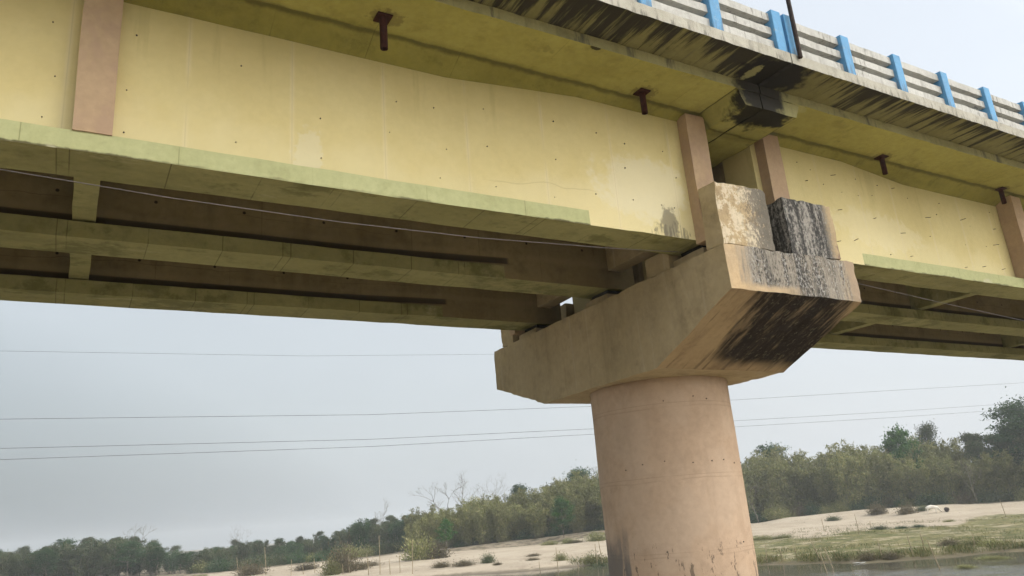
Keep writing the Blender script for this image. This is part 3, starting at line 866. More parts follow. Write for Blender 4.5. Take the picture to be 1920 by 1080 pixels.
def height(x, y):
    az = math.degrees(math.atan2(x, y)); r = math.hypot(x, y)
    i = max(0, min(len(KAZ) - 2, int(np.searchsorted(KAZ, az)) - 1))
    t = (az - KAZ[i]) / (KAZ[i + 1] - KAZ[i])
    t = t * t * (3 - 2 * t)
    hs = []
    for k in (i, i + 1):
        pr = KNOTS[k][1]
        hs.append(float(np.interp(r, [p[0] for p in pr], [p[1] for p in pr])))
    h = hs[0] * (1 - t) + hs[1] * t
    if h > -0.3 and r < 400:
        p = Vector((x, y, 0))
        g = min(1.0, (h + 0.3) / 0.6)
        h += g * (mnoise.noise(p * 0.09) * 0.12 + mnoise.noise(p * 0.33) * 0.10 + mnoise.noise(p * 1.1) * 0.045)
    return h


def shore_d(x, y):
    return height(x, y)


azs = list(np.arange(-180, -12, 6.0)) + list(np.arange(-12, 70, 0.3)) + list(np.arange(70, 180, 6.0))
rs = [1.0, 3, 6, 10, 14, 18, 22, 26, 30, 34, 38, 42, 48, 55] + list(np.arange(62, 182, 0.8)) + [185, 190, 197, 206, 220, 240, 270, 310, 380, 500, 800, 1500]
tv, tf, cover = [(0, 0, 3.7)], [], [0.0]
earth = [0.0]
na, nr = len(azs), len(rs)
for a in azs:
    for r in rs:
        x, y = r * math.sin(R(a)), r * math.cos(R(a))
        tv.append((x, y, height(x, y)))
        p = Vector((x, y, 0))
        # grass cover: 0 bare sand, 1 turf
        if r < 55: g = 0.0
        elif a > 38:
            edge = float(np.interp(a, [38, 46, 52, 58.7, 61.6, 75], [92, 112, 107, 119, 134, 150]))
            g = 1 / (1 + math.exp((r - edge + mnoise.noise(p * 0.12) * 14 + mnoise.noise(p * 0.5) * 6) / 4.0))
            if r > 172: g = 0.8
        else:
            g = 0.9 if r > 150 else max(0.0, mnoise.noise(p * 0.2) * 0.5)
            if a < 9: g = max(g, min(1, (r - 100) / 20)) * 0.9 if r > 100 else g
        cover.append(g)
        if a < 42: e_ = float(np.interp(r, [134, 137, 150, 170], [0, 1, 1, 1])) * float(np.interp(a, [23, 25.5], [0, 1]))
        else: e_ = float(np.interp(r, [163, 168], [0, 1]))
        if a < 24 and r > 60: e_ = max(e_, float(np.interp(r, [145, 149], [0, 1])) if a > 8 else float(np.interp(r, [112, 135], [0, 1])))
        earth.append(e_ if -14 < a < 72 else 0.0)
for i in range(na):
    j2 = (i + 1) % na
    tf.append((0, 1 + j2 * nr, 1 + i * nr))
    for j in range(nr - 1):
        a, b = 1 + i * nr + j, 1 + j2 * nr + j
        tf.append((a, b, b + 1, a + 1))
me = bpy.data.meshes.new('ground')
me.from_pydata(tv, [], tf)
at = me.attributes.new('cover', 'FLOAT', 'POINT'); at.data.foreach_set('value', cover)
at = me.attributes.new('earth', 'FLOAT', 'POINT'); at.data.foreach_set('value', earth)
me.polygons.foreach_set('use_smooth', [True] * len(me.polygons))
bm = bmesh.new(); bm.from_mesh(me); bmesh.ops.recalc_face_normals(bm, faces=bm.faces)
bm.faces.ensure_lookup_table()
if bm.faces[len(bm.faces) // 2].normal.z < 0: bmesh.ops.reverse_faces(bm, faces=bm.faces)
bm.to_mesh(me); bm.free()
ground = bpy.data.objects.new('ground', me); col.objects.link(ground); tag(ground, kind='structure')


def m_ground():
    t = NT('river_sand_and_turf')
    a = t.n('ShaderNodeAttribute'); a.attribute_name = 'cover'
    cov = a.outputs['Fac']
    sand = t.mixc(t.smooth(t.noise(0.12, 5, 0.6), 0.35, 0.65), (0.325, 0.275, 0.205), (0.39, 0.335, 0.255))
    sand = t.mixc(t.smooth(t.noise(0.35, 7, 0.75), 0.52, 0.66, 0, 0.55), sand, (0.23, 0.19, 0.14))
    sand = t.mixc(t.smooth(t.noise(0.55, 5, 0.7, t.vec(1, 1, 1, (40, 3, 0))), 0.63, 0.68, 0, 0.8), sand, (0.12, 0.1, 0.06))
    gr = t.mixc(t.smooth(t.noise(0.35, 5, 0.65), 0.35, 0.65), (0.125, 0.125, 0.045), (0.23, 0.195, 0.095))
    gr = t.mixc(t.smooth(t.noise(0.7, 7, 0.8), 0.46, 0.56, 0, 0.8), gr, (0.055, 0.062, 0.022))
    gr = t.mixc(t.smooth(t.noise(0.11, 5, 0.7, t.vec(1, 1, 1, (2, 9, 0))), 0.45, 0.6, 0, 0.6), gr, (0.075, 0.082, 0.03))
    gr = t.mixc(t.smooth(t.noise(0.4, 6, 0.75, t.vec(1, 1, 1, (9, 4, 0))), 0.52, 0.6, 0, 0.8), gr, (0.33, 0.28, 0.19))
    f = t.add(cov, t.mul(t.sub(t.noise(0.75, 6, 0.72), 0.5), 1.5))
    c = t.mixc(t.smooth(f, 0.35, 0.6), sand, gr)
    a2 = t.n('ShaderNodeAttribute'); a2.attribute_name = 'earth'
    ec = t.mixc(t.smooth(t.noise(0.5, 6, 0.7), 0.42, 0.6), (0.24, 0.2, 0.145), (0.09, 0.08, 0.05))
    c = t.mixc(t.smooth(t.add(a2.outputs['Fac'], t.mul(t.sub(t.noise(0.6, 5, 0.7), 0.5), 0.8)), 0.4, 0.6), c, ec)
    wet = t.add(t.z, t.mul(t.sub(t.noise(0.8, 5), 0.5), 0.3))
    c = t.mixc(t.smooth(wet, 0.05, 0.28, 0.8, 0), c, (0.11, 0.09, 0.06))
    return t.finish(c, t.noise(2.5, 6, 0.7), 0.12, 0.7, 0.95)


ground.data.materials.append(m_ground())

# water
mb = MB()
n = 72
mb.poly([(1400 * math.cos(2 * math.pi * k / n), 1400 * math.sin(2 * math.pi * k / n), 0) for k in range(n)])
t = NT('river_water')
wv = t.noise(0.5, 4, 0.55, t.vec(1, 1, 1))
wf = t.noise(2.6, 4, 0.6, t.vec(1, 1, 1, (3, 8, 0)))
t.b.inputs['Specular IOR Level'].default_value = 0.5
t.b.inputs['IOR'].default_value = 1.33
rr_ = t.math('SQRT', t.add(t.mul(t.x, t.x), t.mul(t.y, t.y)))
rw = t.smooth(t.add(rr_, t.mul(t.sub(t.noise(0.12, 3), 0.5), 8)), 61, 67, 1.0, 0.06)
wv, wf = t.mul(wv, rw), t.mul(wf, rw)
wmat = t.finish(t.mixc(t.smooth(t.noise(0.05, 4), 0.4, 0.6), (0.075, 0.072, 0.055), (0.095, 0.09, 0.07)), t.add(wv, t.mul(wf, 0.35)), 0.25, 0.8, 0.05)
tag(mb.build('water', [wmat]), kind='structure')

# ------------------------------------------------------------------ vegetation
def m_leaf(name, cols, rough=0.6):
    t = NT(name)
    rnd = t.geo.outputs['Random Per Island']
    oi = t.n('ShaderNodeObjectInfo')
    cr = t.n('ShaderNodeValToRGB')
    el = cr.color_ramp.elements
    el[0].color = (*cols[0], 1); el[1].color = (*cols[-1], 1)
    for i, c in enumerate(cols[1:-1]):
        e = el.new((i + 1) / (len(cols) - 1)); e.color = (*c, 1)
    t.l(rnd, cr.inputs['Fac'])
    clump = t.noise(0.35, 3, 0.5)
    c = t.mixc(t.smooth(clump, 0.35, 0.65), cr.outputs['Color'], t.mixc(1.0, cr.outputs['Color'], (0.72, 0.74, 0.72), 'MULTIPLY'))
    v = t.math('MULTIPLY_ADD', oi.outputs['Random'], 0.5, 0.75)
    c = t.mixc(1.0, c, t.vscale(v), 'MULTIPLY')
    t.finish(c, rough=rough)
    # thin leaves let some light through
    tr = t.n('ShaderNodeBsdfTranslucent'); t.put(tr.inputs['Color'], c)
    ms = t.n('ShaderNodeMixShader'); ms.inputs[0].default_value = 0.3
    t.l(t.b.outputs[0], ms.inputs[1]); t.l(tr.outputs[0], ms.inputs[2]); t.l(ms.outputs[0], t.out.inputs['Surface'])
    return t.mat


def _vscale(self, v):
    n = self.n('ShaderNodeCombineColor')
    for i in range(3): self.l(v, n.inputs[i])
    return n.outputs[0]


NT.vscale = _vscale

BAMBOO = m_leaf('bamboo_leaves', [(0.13, 0.15, 0.05), (0.22, 0.22, 0.085), (0.31, 0.29, 0.125), (0.17, 0.2, 0.065), (0.38, 0.35, 0.18)])
GREEN = m_leaf('bright_green_leaves', [(0.035, 0.095, 0.022), (0.058, 0.145, 0.032), (0.1, 0.2, 0.05)])
DKGREEN = m_leaf('dark_green_leaves', [(0.03, 0.065, 0.028), (0.05, 0.1, 0.04), (0.075, 0.12, 0.055)])
MIDGREEN = m_leaf('dull_green_leaves', [(0.055, 0.085, 0.04), (0.09, 0.115, 0.055), (0.14, 0.145, 0.08)])
DRY = m_leaf('dry_brush', [(0.12, 0.1, 0.06), (0.2, 0.16, 0.1), (0.1, 0.1, 0.05)])
GRASSM = m_leaf('shore_grass', [(0.05, 0.07, 0.02), (0.1, 0.12, 0.035), (0.16, 0.15, 0.06), (0.28, 0.23, 0.12)])
CULM = m_plain('bamboo_culm', (0.19, 0.18, 0.1), (0.13, 0.13, 0.065), 3)
BARK = m_plain('grey_bark', (0.13, 0.115, 0.09), (0.2, 0.18, 0.145), 3)
PALEBARK = m_plain('pale_bark', (0.3, 0.27, 0.22), (0.22, 0.2, 0.16), 3)
STICK = m_plain('dry_bamboo_stake', (0.34, 0.28, 0.18), (0.22, 0.18, 0.11), 4)


def leaf_mesh(name, centers, dirs, length, width, mat, r):
    """one quad per leaf: centres (n,3), long axis (n,3)"""
    n = len(centers)
    d = dirs / np.maximum(np.linalg.norm(dirs, axis=1, keepdims=True), 1e-6)
    rv = r.normal(size=(n, 3))
    s = np.cross(d, rv); s /= np.maximum(np.linalg.norm(s, axis=1, keepdims=True), 1e-6)
    L = length * r.uniform(0.6, 1.35, (n, 1)); W = width * r.uniform(0.6, 1.3, (n, 1))
    a = centers - d * L * 0.5
    b = centers + s * W * 0.5
    c = centers + d * L * 0.5
    e = centers - s * W * 0.5
    v = np.stack([a, b, c, e], 1).reshape(-1, 3)
    f = np.arange(4 * n).reshape(n, 4)
    me = bpy.data.meshes.new(name)
    me.from_pydata(v.tolist(), [], f.tolist())
    me.materials.append(mat)
    return me


def tubes_mesh(name, paths, mat, sides=5):
    mb = MB()
    for p, rr in paths: mb.tube(p, rr, sides)
    me = bpy.data.meshes.new(name)
    me.from_pydata([tuple(v) for v in mb.v], [], mb.f)
    me.materials.append(mat)
    me.polygons.foreach_set('use_smooth', [True] * len(me.polygons))
    return me


def bamboo_variant(seed, hgt, spread, nc=30, mat=None, bark=None):
    r = np.random.default_rng(seed)
    paths, C, D = [], [], []
    for i in range(nc):
        a = r.uniform(0, 2 * math.pi); rad = 1.3 * math.sqrt(r.uniform())
        b = np.array([math.cos(a) * rad, math.sin(a) * rad, -0.3])
        la = a + r.normal() * 0.6
        lean = r.uniform(0.05, 1.0) * spread
        h = hgt * r.uniform(0.62, 1.0)
        pts = []
        for k in range(9):
            s = k / 8
            bend = lean * (0.25 * s + 0.75 * s ** 2.6)
            droop = -0.16 * h * lean / 2.2 * s ** 5
            pts.append(b + np.array([math.cos(la) * bend, math.sin(la) * bend, h * s + droop]))
        paths.append((pts, [0.07 * (1 - 0.85 * k / 8) for k in range(9)]))
        m = int(105 * h / 10)
        t = r.uniform(0.12, 1.0, m) ** 0.8
        idx = t * 8; i0 = np.minimum(idx.astype(int), 7); fr = (idx - i0)[:, None]
        P = np.array(pts); base = P[i0] * (1 - fr) + P[i0 + 1] * fr
        # sprays: each node carries a drooping spray of leaves
        tw = r.normal(size=(m, 3)) * np.array([0.5, 0.5, 0.3]) * (1.15 - 0.75 * t[:, None])
        for q in range(3):
            off = r.normal(size=(m, 3)) * 0.17
            C.append(base + tw + off)
            dd = r.normal(size=(m, 3)) * 0.6 + tw * 0.5; dd[:, 2] -= 0.55
            D.append(dd)
    crown = leaf_mesh('crown', np.concatenate(C), np.concatenate(D), 0.5, 0.13, mat or BAMBOO, r)
    stem = tubes_mesh('culms', paths, bark or CULM, 4)
    return stem, crown


def broadleaf_variant(seed, hgt, rad, mat, layers=5, leaf=0.3, flat=0.45, n=5200, bark=None, crown0=0.38):
    r = np.random.default_rng(seed)
    trunk = []
    top = hgt * 0.88
    tp = [np.array([0, 0, -0.3])]
    for k in range(1, 7):
        tp.append(np.array([r.normal() * 0.06 * k, r.normal() * 0.06 * k, top * k / 6]))
    trunk.append((tp, [0.028 * hgt * (1 - 0.8 * k / 6) + 0.02 for k in range(7)]))
    C, D = [], []
    nb = layers * 4
    for i in range(nb):
        s = crown0 + (1 - crown0) * (i + r.uniform()) / nb
        p0 = np.array([np.interp(s * top, [q[2] for q in tp], [q[j] for q in tp]) for j in (0, 1)] + [s * top])
        a = i * 2.4 + r.normal() * 0.4
        reach = rad * (1.0 - 0.72 * max(0, (s - 0.55) / 0.45) ** 1.3) * r.uniform(0.5, 1.3)
        p1 = p0 + np.array([math.cos(a) * reach * 0.55, math.sin(a) * reach * 0.55, 0.16 * reach + 0.2])
        p2 = p0 + np.array([math.cos(a) * reach, math.sin(a) * reach, 0.3 * reach * r.uniform(0.3, 1.1) + 0.2])
        trunk.append(([p0, p1, p2], [0.011 * hgt * (1.1 - s), 0.007 * hgt * (1.1 - s) + 0.01, 0.012]))
        for c0, sz in ((p2, r.uniform(0.17, 0.3)), (p1 * r.uniform(.2, .6) + p2 * 0.5, r.uniform(0.14, 0.27)), (p1, 0.2)):
            m = int(n / nb / 3)
            q = r.normal(size=(m, 3)) * np.array([1, 1, flat]) * rad * sz * 0.62
            C.append(c0 + q + np.array([0, 0, 0.1]))
            dd = r.normal(size=(m, 3)); dd[:, 2] *= 0.5; D.append(dd)
    m = n // 8
    C.append(np.array([tp[-1][0], tp[-1][1], top + 0.03 * hgt]) + r.normal(size=(m, 3)) * np.array([0.2, 0.2, 0.12]) * rad)
    D.append(r.normal(size=(m, 3)))
    return tubes_mesh('trunk', trunk, bark or BARK, 6), leaf_mesh('crown', np.concatenate(C), np.concatenate(D), leaf, leaf * 0.5, mat, r)


def bare_variant(seed, hgt, spread=0.62, depth=5):
    r = random.Random(seed)
    paths = []

    def grow(p, d, L, rad, lv):
        pts = [p]
        q = p
        for k in range(3):
            d = (d + Vector((r.gauss(0, .12), r.gauss(0, .12), r.gauss(0.03, .08)))).normalized()
            q = q + d * L / 3
            pts.append(q)
        paths.append((pts, [rad, rad * .85, rad * .7, rad * .55]))
        if lv == 0: return
        for k in range(3 if lv > 1 else 4):
            a = r.uniform(0, 2 * math.pi)
            nd = (d + Vector((math.cos(a), math.sin(a), r.uniform(-.1, .35))) * r.uniform(spread * .7, spread * 1.5)).normalized()
            grow(pts[r.choice((2, 3, 3))], nd, L * r.uniform(.48, .72), rad * .55, lv - 1)
    grow(Vector((0, 0, -0.3)), Vector((0, 0, 1)), hgt * .45, hgt * .0105, depth)
    return tubes_mesh('trunk', paths, BARK, 4)


ORD = ['first', 'second', 'third', 'fourth', 'fifth', 'sixth', 'seventh', 'eighth', 'ninth', 'tenth', 'eleventh', 'twelfth', 'thirteenth',
       'fourteenth', 'fifteenth', 'sixteenth', 'seventeenth', 'eighteenth', 'nineteenth', 'twentieth', 'twenty-first', 'twenty-second',
       'twenty-third', 'twenty-fourth', 'twenty-fifth', 'twenty-sixth', 'twenty-seventh', 'twenty-eighth', 'twenty-ninth', 'thirtieth',
       'thirty-first', 'thirty-second', 'thirty-third', 'thirty-fourth', 'thirty-fifth', 'thirty-sixth']


def polar(az, r): return r * math.sin(R(az)), r * math.cos(R(az))


def plant(name, parts, x, y, s, label, cat, group, rz=None, sz=None):
    """an Empty at the foot and the shared part meshes under it"""
    z = height(x, y)
    e = empty(name, (x, y, z), label, cat, group, random.uniform(0, 6.28) if rz is None else rz)
    e.scale = (s, s, sz or s)
    for nm, me in parts:
        o = bpy.data.objects.new(nm, me); col.objects.link(o); o.parent = e
    return e


BV = [bamboo_variant(s, h, sp) for s, h, sp in ((1, 10, 2.6), (2, 10, 3.4), (3, 10, 2.2), (4, 10, 3.0), (5, 10, 4.0))]
BP = [[('culms', a), ('crown', b)] for a, b in BV]
DARKT = [[('trunk', a), ('crown', b)] for a, b in (broadleaf_variant(s, 10, r_, DKGREEN, flat=0.35, n=8500) for s, r_ in ((21, 3.6), (22, 4.2)))]
MIDT = [[('trunk', a), ('crown', b)] for a, b in (broadleaf_variant(s, 10, r_, MIDGREEN, flat=0.75, n=9500, crown0=0.08) for s, r_ in ((31, 3.2), (32, 3.8), (33, 2.8)))]
BRIGHTT = [[('trunk', a), ('crown', b)] for a, b in (broadleaf_variant(s, 10, r_, GREEN, flat=0.35, n=6600, crown0=0.25, leaf=0.42) for s, r_ in ((41, 4.6), (42, 5.0)))]
BARE = [[('trunk', bare_variant(s, 10))] for s in (51, 52, 53)]


def skyline(az, keys):
    return float(np.interp(az, [k[0] for k in keys], [k[1] for k in keys]))


# --- bamboo thicket behind the left sandbank: top heights above the river read along the skyline
rows = (('front', 147, 0.80), ('middle', 152.5, 0.95), ('back', 158, 1.06))
LEFT_TOP = [(22, 9.0), (24, 9.6), (26.5, 10.3), (30, 11.6), (34, 13.0), (37, 14.2), (47, 16)]
for rn, rr, f in rows:
    az = 22.3 + {'front': 0, 'middle': .8, 'back': .3}[rn]
    k = 0
    while az < 37.6:
        r_ = rr + random.uniform(-1.8, 1.8)
        if az < 24: r_ += 3
        x, y = polar(az, r_)
        hh = (skyline(az, LEFT_TOP) - height(x, y)) * f * random.uniform(0.88, 1.08)
        plant('bamboo_clump', random.choice(BP), x, y, hh / 9.6 * random.uniform(0.95, 1.15),
              f'{ORD[k]} brownish bamboo clump from the left in the {rn} row behind the sandbank', 'bamboo', 'bamboo left of the pier column', sz=hh / 9.6)
        k += 1
        az += random.uniform(1.15, 1.55)

# --- thicket on the right bank behind the grey mound
RIGHT_TOP = [(44, 14.5), (46.5, 15), (49, 16.2), (51, 15.8), (53.5, 17.8), (55.5, 16), (58, 15.5), (60.5, 15.5), (64, 16.2)]
for rn, rr, f in (('front', 174, 0.78), ('middle', 180, 0.95), ('back', 187, 1.05)):
    az = 44.6 + {'front': 0, 'middle': .6, 'back': .3}[rn]
    k = 0
    while az < 65.5:
        r_ = rr + random.uniform(-2, 2)
        if az < 48: r_ -= 5
        x, y = polar(az, r_)
        hh = (skyline(az, RIGHT_TOP) - height(x, y)) * f * random.uniform(0.86, 1.08)
        nm = 'bamboo_clump'
        if az > 60.3 and rn != 'front':
            plant('broadleaf_tree', random.choice(MIDT), x, y, hh / 11.0, f'{ORD[k]} dull green tree in the {rn} row at the right picture edge', 'tree', 'trees at the right edge', sz=hh / 11.0)
        else:
            plant(nm, random.choice(BP), x, y, hh / 9.6 * random.uniform(0.9, 1.05),
                  f'{ORD[k]} olive bamboo clump right of the column in the {rn} row behind the mound', 'bamboo', 'bamboo right of the pier column', sz=hh / 9.6)
        k += 1
        az += random.uniform(1.15, 1.6)

# --- far wood on the left, one tree after another
WOOD_TOP = [(-5, 8.5), (-3, 8.0), (0.5, 9.2), (3.5, 9.6), (6.5, 6.8), (7.8, 4.6), (8.6, 5.6), (11, 6.4), (14, 6.4), (17, 7.0), (18.4, 9.2), (21, 9.6), (23.5, 9.6)]
for rn, rr, f in (('front', 182, 0.8), ('middle', 191, 0.95), ('back', 202, 1.08)):
    az = -5.5 + {'front': 0.6, 'middle': 0.3, 'back': 0}[rn]
    k = 0
    while az < 23.6:
        x, y = polar(az, rr + random.uniform(-4, 4))
        hh = max(2.5, (skyline(az, WOOD_TOP) - height(x, y)) * f * random.uniform(0.85, 1.08))
        src = random.choice(MIDT + MIDT + DARKT)
        s = hh / 10.8
        plant('broadleaf_tree', src, x, y, max(s * 1.0, 0.5), f'{ORD[k]} hazy green tree from the left in the {rn} row of the far wood', 'tree', 'trees of the far wood', sz=s)
        k += 1
        az += random.uniform(1.0, 1.55)
FILL = [[('trunk', a), ('crown', b)] for a, b in (bamboo_variant(s, 10, 2.4, 26, m_, PALEBARK) for s, m_ in ((71, MIDGREEN), (72, DKGREEN), (73, MIDGREEN)))]
for rn, rr in (('near', 175), ('far', 196)):
    az, k = -6.0, 0
    while az < 23.4:
        x, y = polar(az, rr + random.uniform(-4, 4))
        hh = max(2.6, (skyline(az, WOOD_TOP) - height(x, y)) * random.uniform(0.62, 1.02))
        s = hh / 9.4
        plant('bushy_tree', random.choice(FILL), x, y, max(s * 1.25, 0.6), f'{ORD[k]} bushy many-stemmed tree from the left in the {rn} line of the far wood', 'tree', 'bushy trees of the far wood', sz=s)
        k += 1
        az += random.uniform(0.9, 1.25)
az, k = -5.2, 0
while az < 7.5:
    x, y = polar(az, 172 + random.uniform(-3, 3))
    hh = max(2.2, (skyline(az, WOOD_TOP) - height(x, y)) * 0.72 * random.uniform(0.85, 1.1))
    plant('broadleaf_tree', random.choice(MIDT + DARKT), x, y, hh / 9.0, f'{ORD[k]} low bushy tree from the left before the far wood, no sand below it', 'tree', 'low trees before the far wood')
    k += 1
    az += random.uniform(1.3, 1.8)

# --- single trees that stand out
for nm, src, az, rr, top, wide, label, cat in (
        ('broadleaf_tree', BRIGHTT[0], 24.75, 139.5, 6.6, 0.66, 'small bright green tree standing before the left bamboo', 'tree'),
        ('broadleaf_tree', BRIGHTT[1], 33.1, 140.0, 8.6, 0.62, 'bright green sapling on the cut bank left of the column', 'tree'),
        ('broadleaf_tree', DARKT[0], 30.3, 164, 12.3, 0.85, 'dark round tree rising above the left bamboo skyline', 'tree'),
        ('broadleaf_tree', DARKT[1], 34.6, 166, 14.6, 0.95, 'big dark tree above the bamboo close to the column', 'tree'),
        ('broadleaf_tree', DARKT[0], 48.3, 190, 17.2, 0.85, 'dark flat-topped tree above the bamboo just right of the column', 'tree'),
        ('broadleaf_tree', BRIGHTT[0], 56.2, 181, 17.0, 0.6, 'fresh green tree poking out of the right bamboo', 'tree'),
        ('broadleaf_tree', MIDT[1], 58.0, 196, 18.2, 0.65, 'pale rounded tree far behind the right bamboo', 'tree'),
        ('broadleaf_tree', DARKT[1], 63.3, 178, 19.5, 1.0, 'tallest tree, dark and layered, at the right picture edge', 'tree'),
        ('bare_tree', BARE[0], 25.1, 160, 15.0, 1.1, 'tallest leafless tree above the left bamboo, leftmost of the bare ones', 'tree'),
        ('bare_tree', BARE[1], 26.3, 161, 15.2, 1.1, 'leafless tree beside the tallest bare tree over the left bamboo', 'tree'),
        ('bare_tree', BARE[2], 28.2, 160, 14.2, 1.0, 'leafless fan-shaped tree left of the dark round tree', 'tree'),
        ('bare_tree', BARE[1], 36.0, 160, 17.5, 1.0, 'tall leafless tree half hidden by the column', 'tree'),
        ('bare_tree', BARE[0], 46.6, 163, 9.5, 1.1, 'leaning leafless tree beside the right side of the column', 'tree'),
        ('bare_tree', BARE[2], 59.9, 165, 10.0, 0.9, 'pale dead tree before the dark gap in the right bamboo', 'tree'),
        ('bare_tree', BARE[1], 20.3, 184, 12.0, 0.9, 'leafless tree above the far wood near its right end', 'tree'),
        ('bare_tree', BARE[2], 10.6, 186, 9.0, 0.8, 'small leafless tree on the skyline of the far wood', 'tree'),
        ('bare_tree', BARE[0], 4.8, 178, 11.5, 0.9, 'leafless tree among the leftmost dark trees', 'tree')):
    x, y = polar(az, rr)
    h_ = (top - height(x, y)) / 9.6
    e = plant(nm, src, x, y, h_ * (wide if wide < 1.6 else 1.15), label, cat, 'single trees on the skyline', sz=h_)

# --- brush that fills the feet of the thickets
r = np.random.default_rng(77)


def bush_variant(seed, mat, n=2200, leaf=0.15):
    r = np.random.default_rng(seed)
    q = r.normal(size=(n, 3)) * np.array([0.42, 0.42, 0.32]); q[:, 2] = np.abs(q[:, 2]) * 1.25
    d = q + r.normal(size=(n, 3)) * 0.4; d[:, 2] += 0.3
    return [('foliage', leaf_mesh('foliage', q, d, leaf, leaf * 0.35, mat, r)),
            ('stem', tubes_mesh('stem', [([(0, 0, -0.2), (r.normal() * .3, r.normal() * .3, .7)], [0.02, 0.006]) for _ in range(7)], BARK, 4))]


BUSH = {'dark': bush_variant(61, DKGREEN), 'dry': bush_variant(62, DRY), 'dull': bush_variant(63, MIDGREEN), 'olive': bush_variant(64, BAMBOO)}
for side, a0, a1, rr in (('left', 22.5, 37.0, 144.8), ('right', 44.6, 65.0, 170.5)):
    az, k = a0, 0
    while az < a1:
        x, y = polar(az, rr + random.uniform(-1.2, 1.5) - (4 if side == 'right' and az < 48 else 0) + (2.5 if side == 'left' else 0))
        kind = random.choice(('dry', 'dull', 'dark', 'olive'))
        s = random.uniform(1.1, 2.1) * (1.25 if side == 'right' else 0.9)
        plant('shrub', BUSH[kind], x, y, s, f'{ORD[k]} shrub from the left at the foot of the {side} bamboo', 'shrub', f'brush at the foot of the {side} bamboo')
        k += 1
        az += random.uniform(0.55, 0.95)

# ------------------------------------------------------------------ things on the banks
def stake(x, y, h, label, group, lean=None):
    z = height(x, y)
    lx, ly = lean or (random.gauss(0, 0.045), random.gauss(0, 0.045))
    mb = MB()
    pts = [(lx * s * h + 0.03 * math.sin(5 * s), ly * s * h, -0.3 + (h + 0.3) * s) for s in (0, .25, .5, .75, 1)]
    mb.tube(pts, [0.05, 0.046, 0.043, 0.04, 0.03], 6)
    # knots of the cane
    for s in (0.35, 0.6):
        p = (lx * s * h, ly * s * h, -0.3 + (h + 0.3) * s)
        mb.tube([(p[0], p[1], p[2] - 0.02), (p[0], p[1], p[2] + 0.02)], 0.056, 6)
    o = mb.build('stake', [STICK], None, smooth=True)
    o.location = (x, y, z)
    return tag(o, label, 'stake', group)


SAND_STAKES = [(26.8, 120.9, 3.9, 'tall thin stake on the left sandbank before the far wood'), (25.4, 134.4, 2.4, 'leftmost thin stake on the left sandbank'),
               (28.1, 111.9, 2.1, 'thin stake right of the tall one on the left sandbank'), (29.6, 111.1, 1.4, 'short stake left of the dry brush pile on the sand'),
               (31.3, 111.5, 2.0, 'thin stake close left of the dry brush pile'), (32.3, 102.2, 1.3, 'stake in front of the dry brush pile'),
               (34.0, 104.8, 2.2, 'stake just right of the dry brush pile'), (33.7, 96.3, 2.6, 'straight stake at the lower picture edge of the sand'),
               (34.8, 95.3, 4.6, 'tallest leaning stake on the left sandbank'), (35.6, 94.0, 1.8, 'short slanting stake beside the tallest leaning one'),
               (37.6, 91.8, 3.9, 'thick upright stake below the green sapling'), (36.9, 94.0, 2.4, 'thin stake left of the thick upright stake'),
               (48.2, 75.8, 2.9, 'pale thick stake at the waterline left of the column'), (46.4, 76.6, 1.6, 'stake holding a dark bundle left of the pale thick one'),
               (50.2, 74.7, 1.5, 'low stake under the heap of weeds left of the column'), (54.0, 76.4, 2.5, 'thin stake of a close pair beside the column'),
               (54.9, 76.6, 2.7, 'stake nearest the left side of the column')]
for x, y, h, lb in SAND_STAKES: stake(x, y, h, lb, 'stakes on the left sandbank')
WATER_STAKES = [(50.1, 41.4, 2.0, 'dark stake standing in the water nearest the viewer', (-.12, .1)), (53.7, 43.7, 1.9, 'slanting stake in the shallows right of the column', (-.22, .12)),
                (57.9, 48.3, 1.9, 'leaning stake at the grassy waterline, left of two', (-.3, .18)), (56.2, 53.0, 1.6, 'thin upright stake close to the right side of the column', None),
                (58.7, 51.7, 1.3, 'short stake in the shore grass right of the column', None), (57.4, 52.2, 1.1, 'tiny stake beside the column at the grass edge', None),
                (54.1, 35.0, 2.5, 'long thin stake leaning in the water at the right', (-.2, .12)), (59.4, 43.4, 1.6, 'stake among the reddish reeds', (-.1, .0)),
                (61.3, 41.9, 1.8, 'thin stake in the shore grass right of the reeds', None), (64.6, 43.0, 1.6, 'stake on the turf near the brush heap', None),
                (67.3, 40.2, 1.2, 'pale stake on the turf right of the brush heap', None), (84.7, 64.4, 2.3, 'dark upright stake on the sand below the mound', None),
                (90.8, 67.2, 1.1, 'short tilted stake right of the dark one below the mound', (.2, 0)), (94.8, 77.7, 1.5, 'faint stake left of the dark one below the mound', None),
                (110.6, 60.8, 2.3, 'stake at the right end of the sand mound', (-.1, .05))]
for x, y, h, lb, ln in WATER_STAKES: stake(x, y, h, lb, 'stakes on the right bank', ln)

